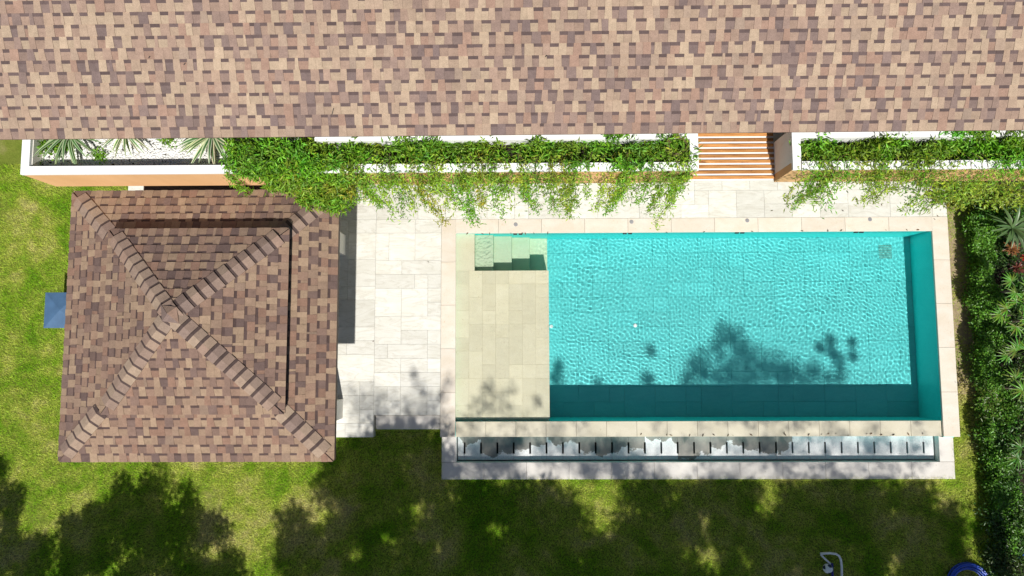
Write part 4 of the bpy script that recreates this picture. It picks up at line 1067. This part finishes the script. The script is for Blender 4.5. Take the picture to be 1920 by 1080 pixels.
def inside(pt, poly):
    x, y = pt; c = False; n = len(poly)
    for i in range(n):
        (x0, y0), (x1, y1) = poly[i], poly[i - 1]
        if (y0 > y) != (y1 > y) and x < (x1 - x0) * (y - y0) / (y1 - y0) + x0: c = not c
    return c
r = random.Random(42)
# dense round tree, bottom left
poly = [(105, 1120), (112, 1005), (140, 962), (190, 938), (226, 918), (232, 905), (262, 903), (288, 890), (310, 900), (345, 925), (382, 945), (402, 975), (418, 1000), (432, 1020), (452, 1060), (455, 1150)]
bl = []
while len(bl) < 170:
    u, v = r.uniform(100, 460), r.uniform(885, 1240)
    if v < 1120 and not inside((u, v), poly): continue
    bl.append((lift(u, v, Z_LAWN, r.uniform(3.4, 4.6)), r.uniform(0.14, 0.34), 230))
tree('dense round-crowned tree south of the pavilion, casting the dark shade on the lawn', (-6.2, -7.6, Z_LAWN), bl, 0.085, (0.06, 0.13, 0.02), 0.14)
poly = [(-200, 860), (0, 868), (8, 895), (36, 900), (34, 935), (26, 965), (45, 1000), (78, 1012), (95, 1040), (110, 1150), (-200, 1150)]
bl = []
while len(bl) < 130:
    u, v = r.uniform(-190, 110), r.uniform(865, 1240)
    if v < 1150 and not inside((u, v), poly): continue
    bl.append((lift(u, v, Z_LAWN, r.uniform(3.6, 5.0)), r.uniform(0.14, 0.34), 210))
tree('leafy tree at the far lower left whose shade touches the picture corner', (-9.5, -7.8, Z_LAWN), bl, 0.085, (0.06, 0.13, 0.02), 0.14)
# tall open trees shading the lawn, gutter and part of the pool
LIT = [(600, 925, 55, 0.6), (775, 945, 16, 0.7), (846, 935, 14, 0.8), (690, 960, 30, 0.5), (1125, 935, 36, 1.0), (1150, 975, 28, 0.8), (1205, 1005, 18, 0.7), (1445, 945, 26, 0.9), (1300, 1040, 22, 0.8),
       (1330, 1050, 20, 0.8), (1740, 922, 14, 0.9), (1665, 1055, 18, 0.8), (665, 1030, 16, 0.6), (735, 1020, 14, 0.6), (930, 985, 22, 0.5), (1500, 1060, 16, 0.7), (1550, 1010, 18, 0.5), (1405, 1070, 14, 0.7), (1255, 890, 20, 0.6), (1600, 880, 24, 0.4), (1310, 885, 14, 0.6), (1120, 885, 22, 0.8)]
region = [(535, 905), (560, 880), (640, 850), (700, 800), (825, 800), (850, 912), (1000, 912), (1300, 912), (1600, 912), (1700, 912), (1770, 920), (1795, 960), (1790, 1010), (1815, 1075), (1830, 1150), (560, 1150), (520, 1050), (530, 960)]
pts = []
while len(pts) < 1100:
    u, v = r.uniform(520, 1830), r.uniform(800, 1210)
    if v < 1150 and not inside((u, v), region): continue
    if any((u - a) ** 2 + (v - b) ** 2 < (c + 14) ** 2 and r.random() < p for a, b, c, p in LIT): continue
    pts.append((u, v, Z_LAWN, r.uniform(0.16, 0.34), 100))
# terrace, weir and gutter: broken shade
for u, v, rr, n in [(650, 735, .16, 22), (700, 745, .2, 34), (735, 752, .16, 22), (775, 700, .08, 14), (785, 725, .10, 18), (795, 745, .14, 22), (820, 760, .16, 26), (690, 770, .2, 30), (760, 775, .18, 26), (720, 785, .18, 26), (840, 715, .10, 14), (842, 790, .16, 24), (800, 790, .16, 24), (670, 750, .14, 22), (660, 785, .14, 16), (740, 795, .22, 50), (780, 795, .22, 50), (715, 800, .16, 30), (808, 775, .16, 36), (770, 760, .14, 30), (700, 765, .18, 36), (835, 810, .16, 36), (830, 740, .1, 18),
                    (915, 735, .10, 22), (920, 760, .18, 36), (945, 775, .2, 36), (900, 780, .16, 26), (960, 740, .1, 12), (1010, 765, .10, 18), (880, 800, .18, 22), (980, 800, .14, 18), (1040, 805, .16, 28), (1090, 802, .14, 14), (1240, 803, .14, 18), (1320, 803, .14, 14), (1420, 800, .18, 24), (1500, 803, .12, 14), (1560, 803, .16, 24), (1640, 803, .16, 24), (1720, 800, .10, 12)]:
    pts.append((u, v, 0.0, rr, n))
for k_ in range(95):
    pts.append((r.uniform(850, 1740), r.uniform(826, 905), Z_BORDER, r.uniform(0.10, 0.26), 34))
for k_ in range(20):
    pts.append((r.uniform(850, 1000), r.uniform(826, 890), Z_BORDER, r.uniform(0.14, 0.24), 24))
# pool floor shadows: where the light enters the water
for u, v, rr, n in [(1360, 628, .16, 34), (1385, 640, .18, 38), (1345, 655, .14, 24), (1315, 680, .18, 34), (1305, 700, .18, 30), (1400, 665, .18, 38), (1425, 685, .22, 44), (1460, 690, .22, 46), (1450, 715, .26, 44), (1390, 705, .2, 34), (1345, 705, .2, 28), (1495, 700, .18, 34), (1540, 655, .08, 14), (1560, 640, .09, 18), (1563, 665, .09, 18), (1575, 680, .10, 18), (1600, 645, .07, 13), (1603, 670, .08, 14), (1530, 690, .12, 16),
                    (1330, 715, .2, 30), (1370, 690, .18, 30), (1410, 715, .22, 40), (1480, 715, .2, 36), (1520, 712, .16, 26), (1555, 715, .14, 20), (1580, 705, .12, 18), (1370, 720, .2, 34), (1222, 660, .07, 13), (1216, 716, .11, 22), (1048, 690, .09, 16), (1045, 715, .12, 22), (1290, 718, .12, 18), (1120, 720, .08, 8)]:
    p = P(u, v, -0.74); en = Vector((p.x + 0.09, p.y - 0.46, Z_WATER)); n = int(n * 2.6)
    u2, v2 = proj(en); pts.append((u2, v2, Z_WATER, rr, n))
bases = [(-2.4, -11.0), (2.2, -12.2), (6.6, -11.4)]
labs = ['tall open-crowned tree south of the terrace dappling the lawn beside the pavilion', 'tall open-crowned tree south of the pool shading the middle of the lawn', 'tall open-crowned tree to the south-east shading the right half of the pool']
groups = [[], [], []]
for u, v, zg, rr, n in pts:
    h = r.uniform(6.3, 8.6) if zg == Z_LAWN else r.uniform(9.0, 11.5); c = lift(u, v, zg, h)
    i = min(range(3), key=lambda i_: abs(c.x - bases[i_][0] + r.uniform(-1, 1))); groups[i].append((c, rr, n) if zg == Z_LAWN else (c, rr * 1.3, int(n * 2.6), 0.065))
for i in range(3):
    tree(labs[i], (bases[i][0], bases[i][1], Z_LAWN), groups[i], 0.115, (0.06, 0.13, 0.02), 0.2)
# slim cypress that throws the narrow round-topped shadow at the lower right
bl = []
for k_ in range(90):
    t_ = k_ / 89; v = 884 + t_ * 150; hh = 4.4 - t_ * 1.2
    c = lift(1841 + r.uniform(-4, 4) + (4 if t_ > 0.75 else 0), v, Z_LAWN, hh); bl.append((c, 0.085 + (0.05 if t_ > 0.7 else 0), 60))
tree('slender column-shaped cypress south of the hedge', (bl[-1][0].x, bl[-1][0].y, Z_LAWN), bl, 0.06, (0.05, 0.11, 0.02), 0.06, name='cypress_tree')
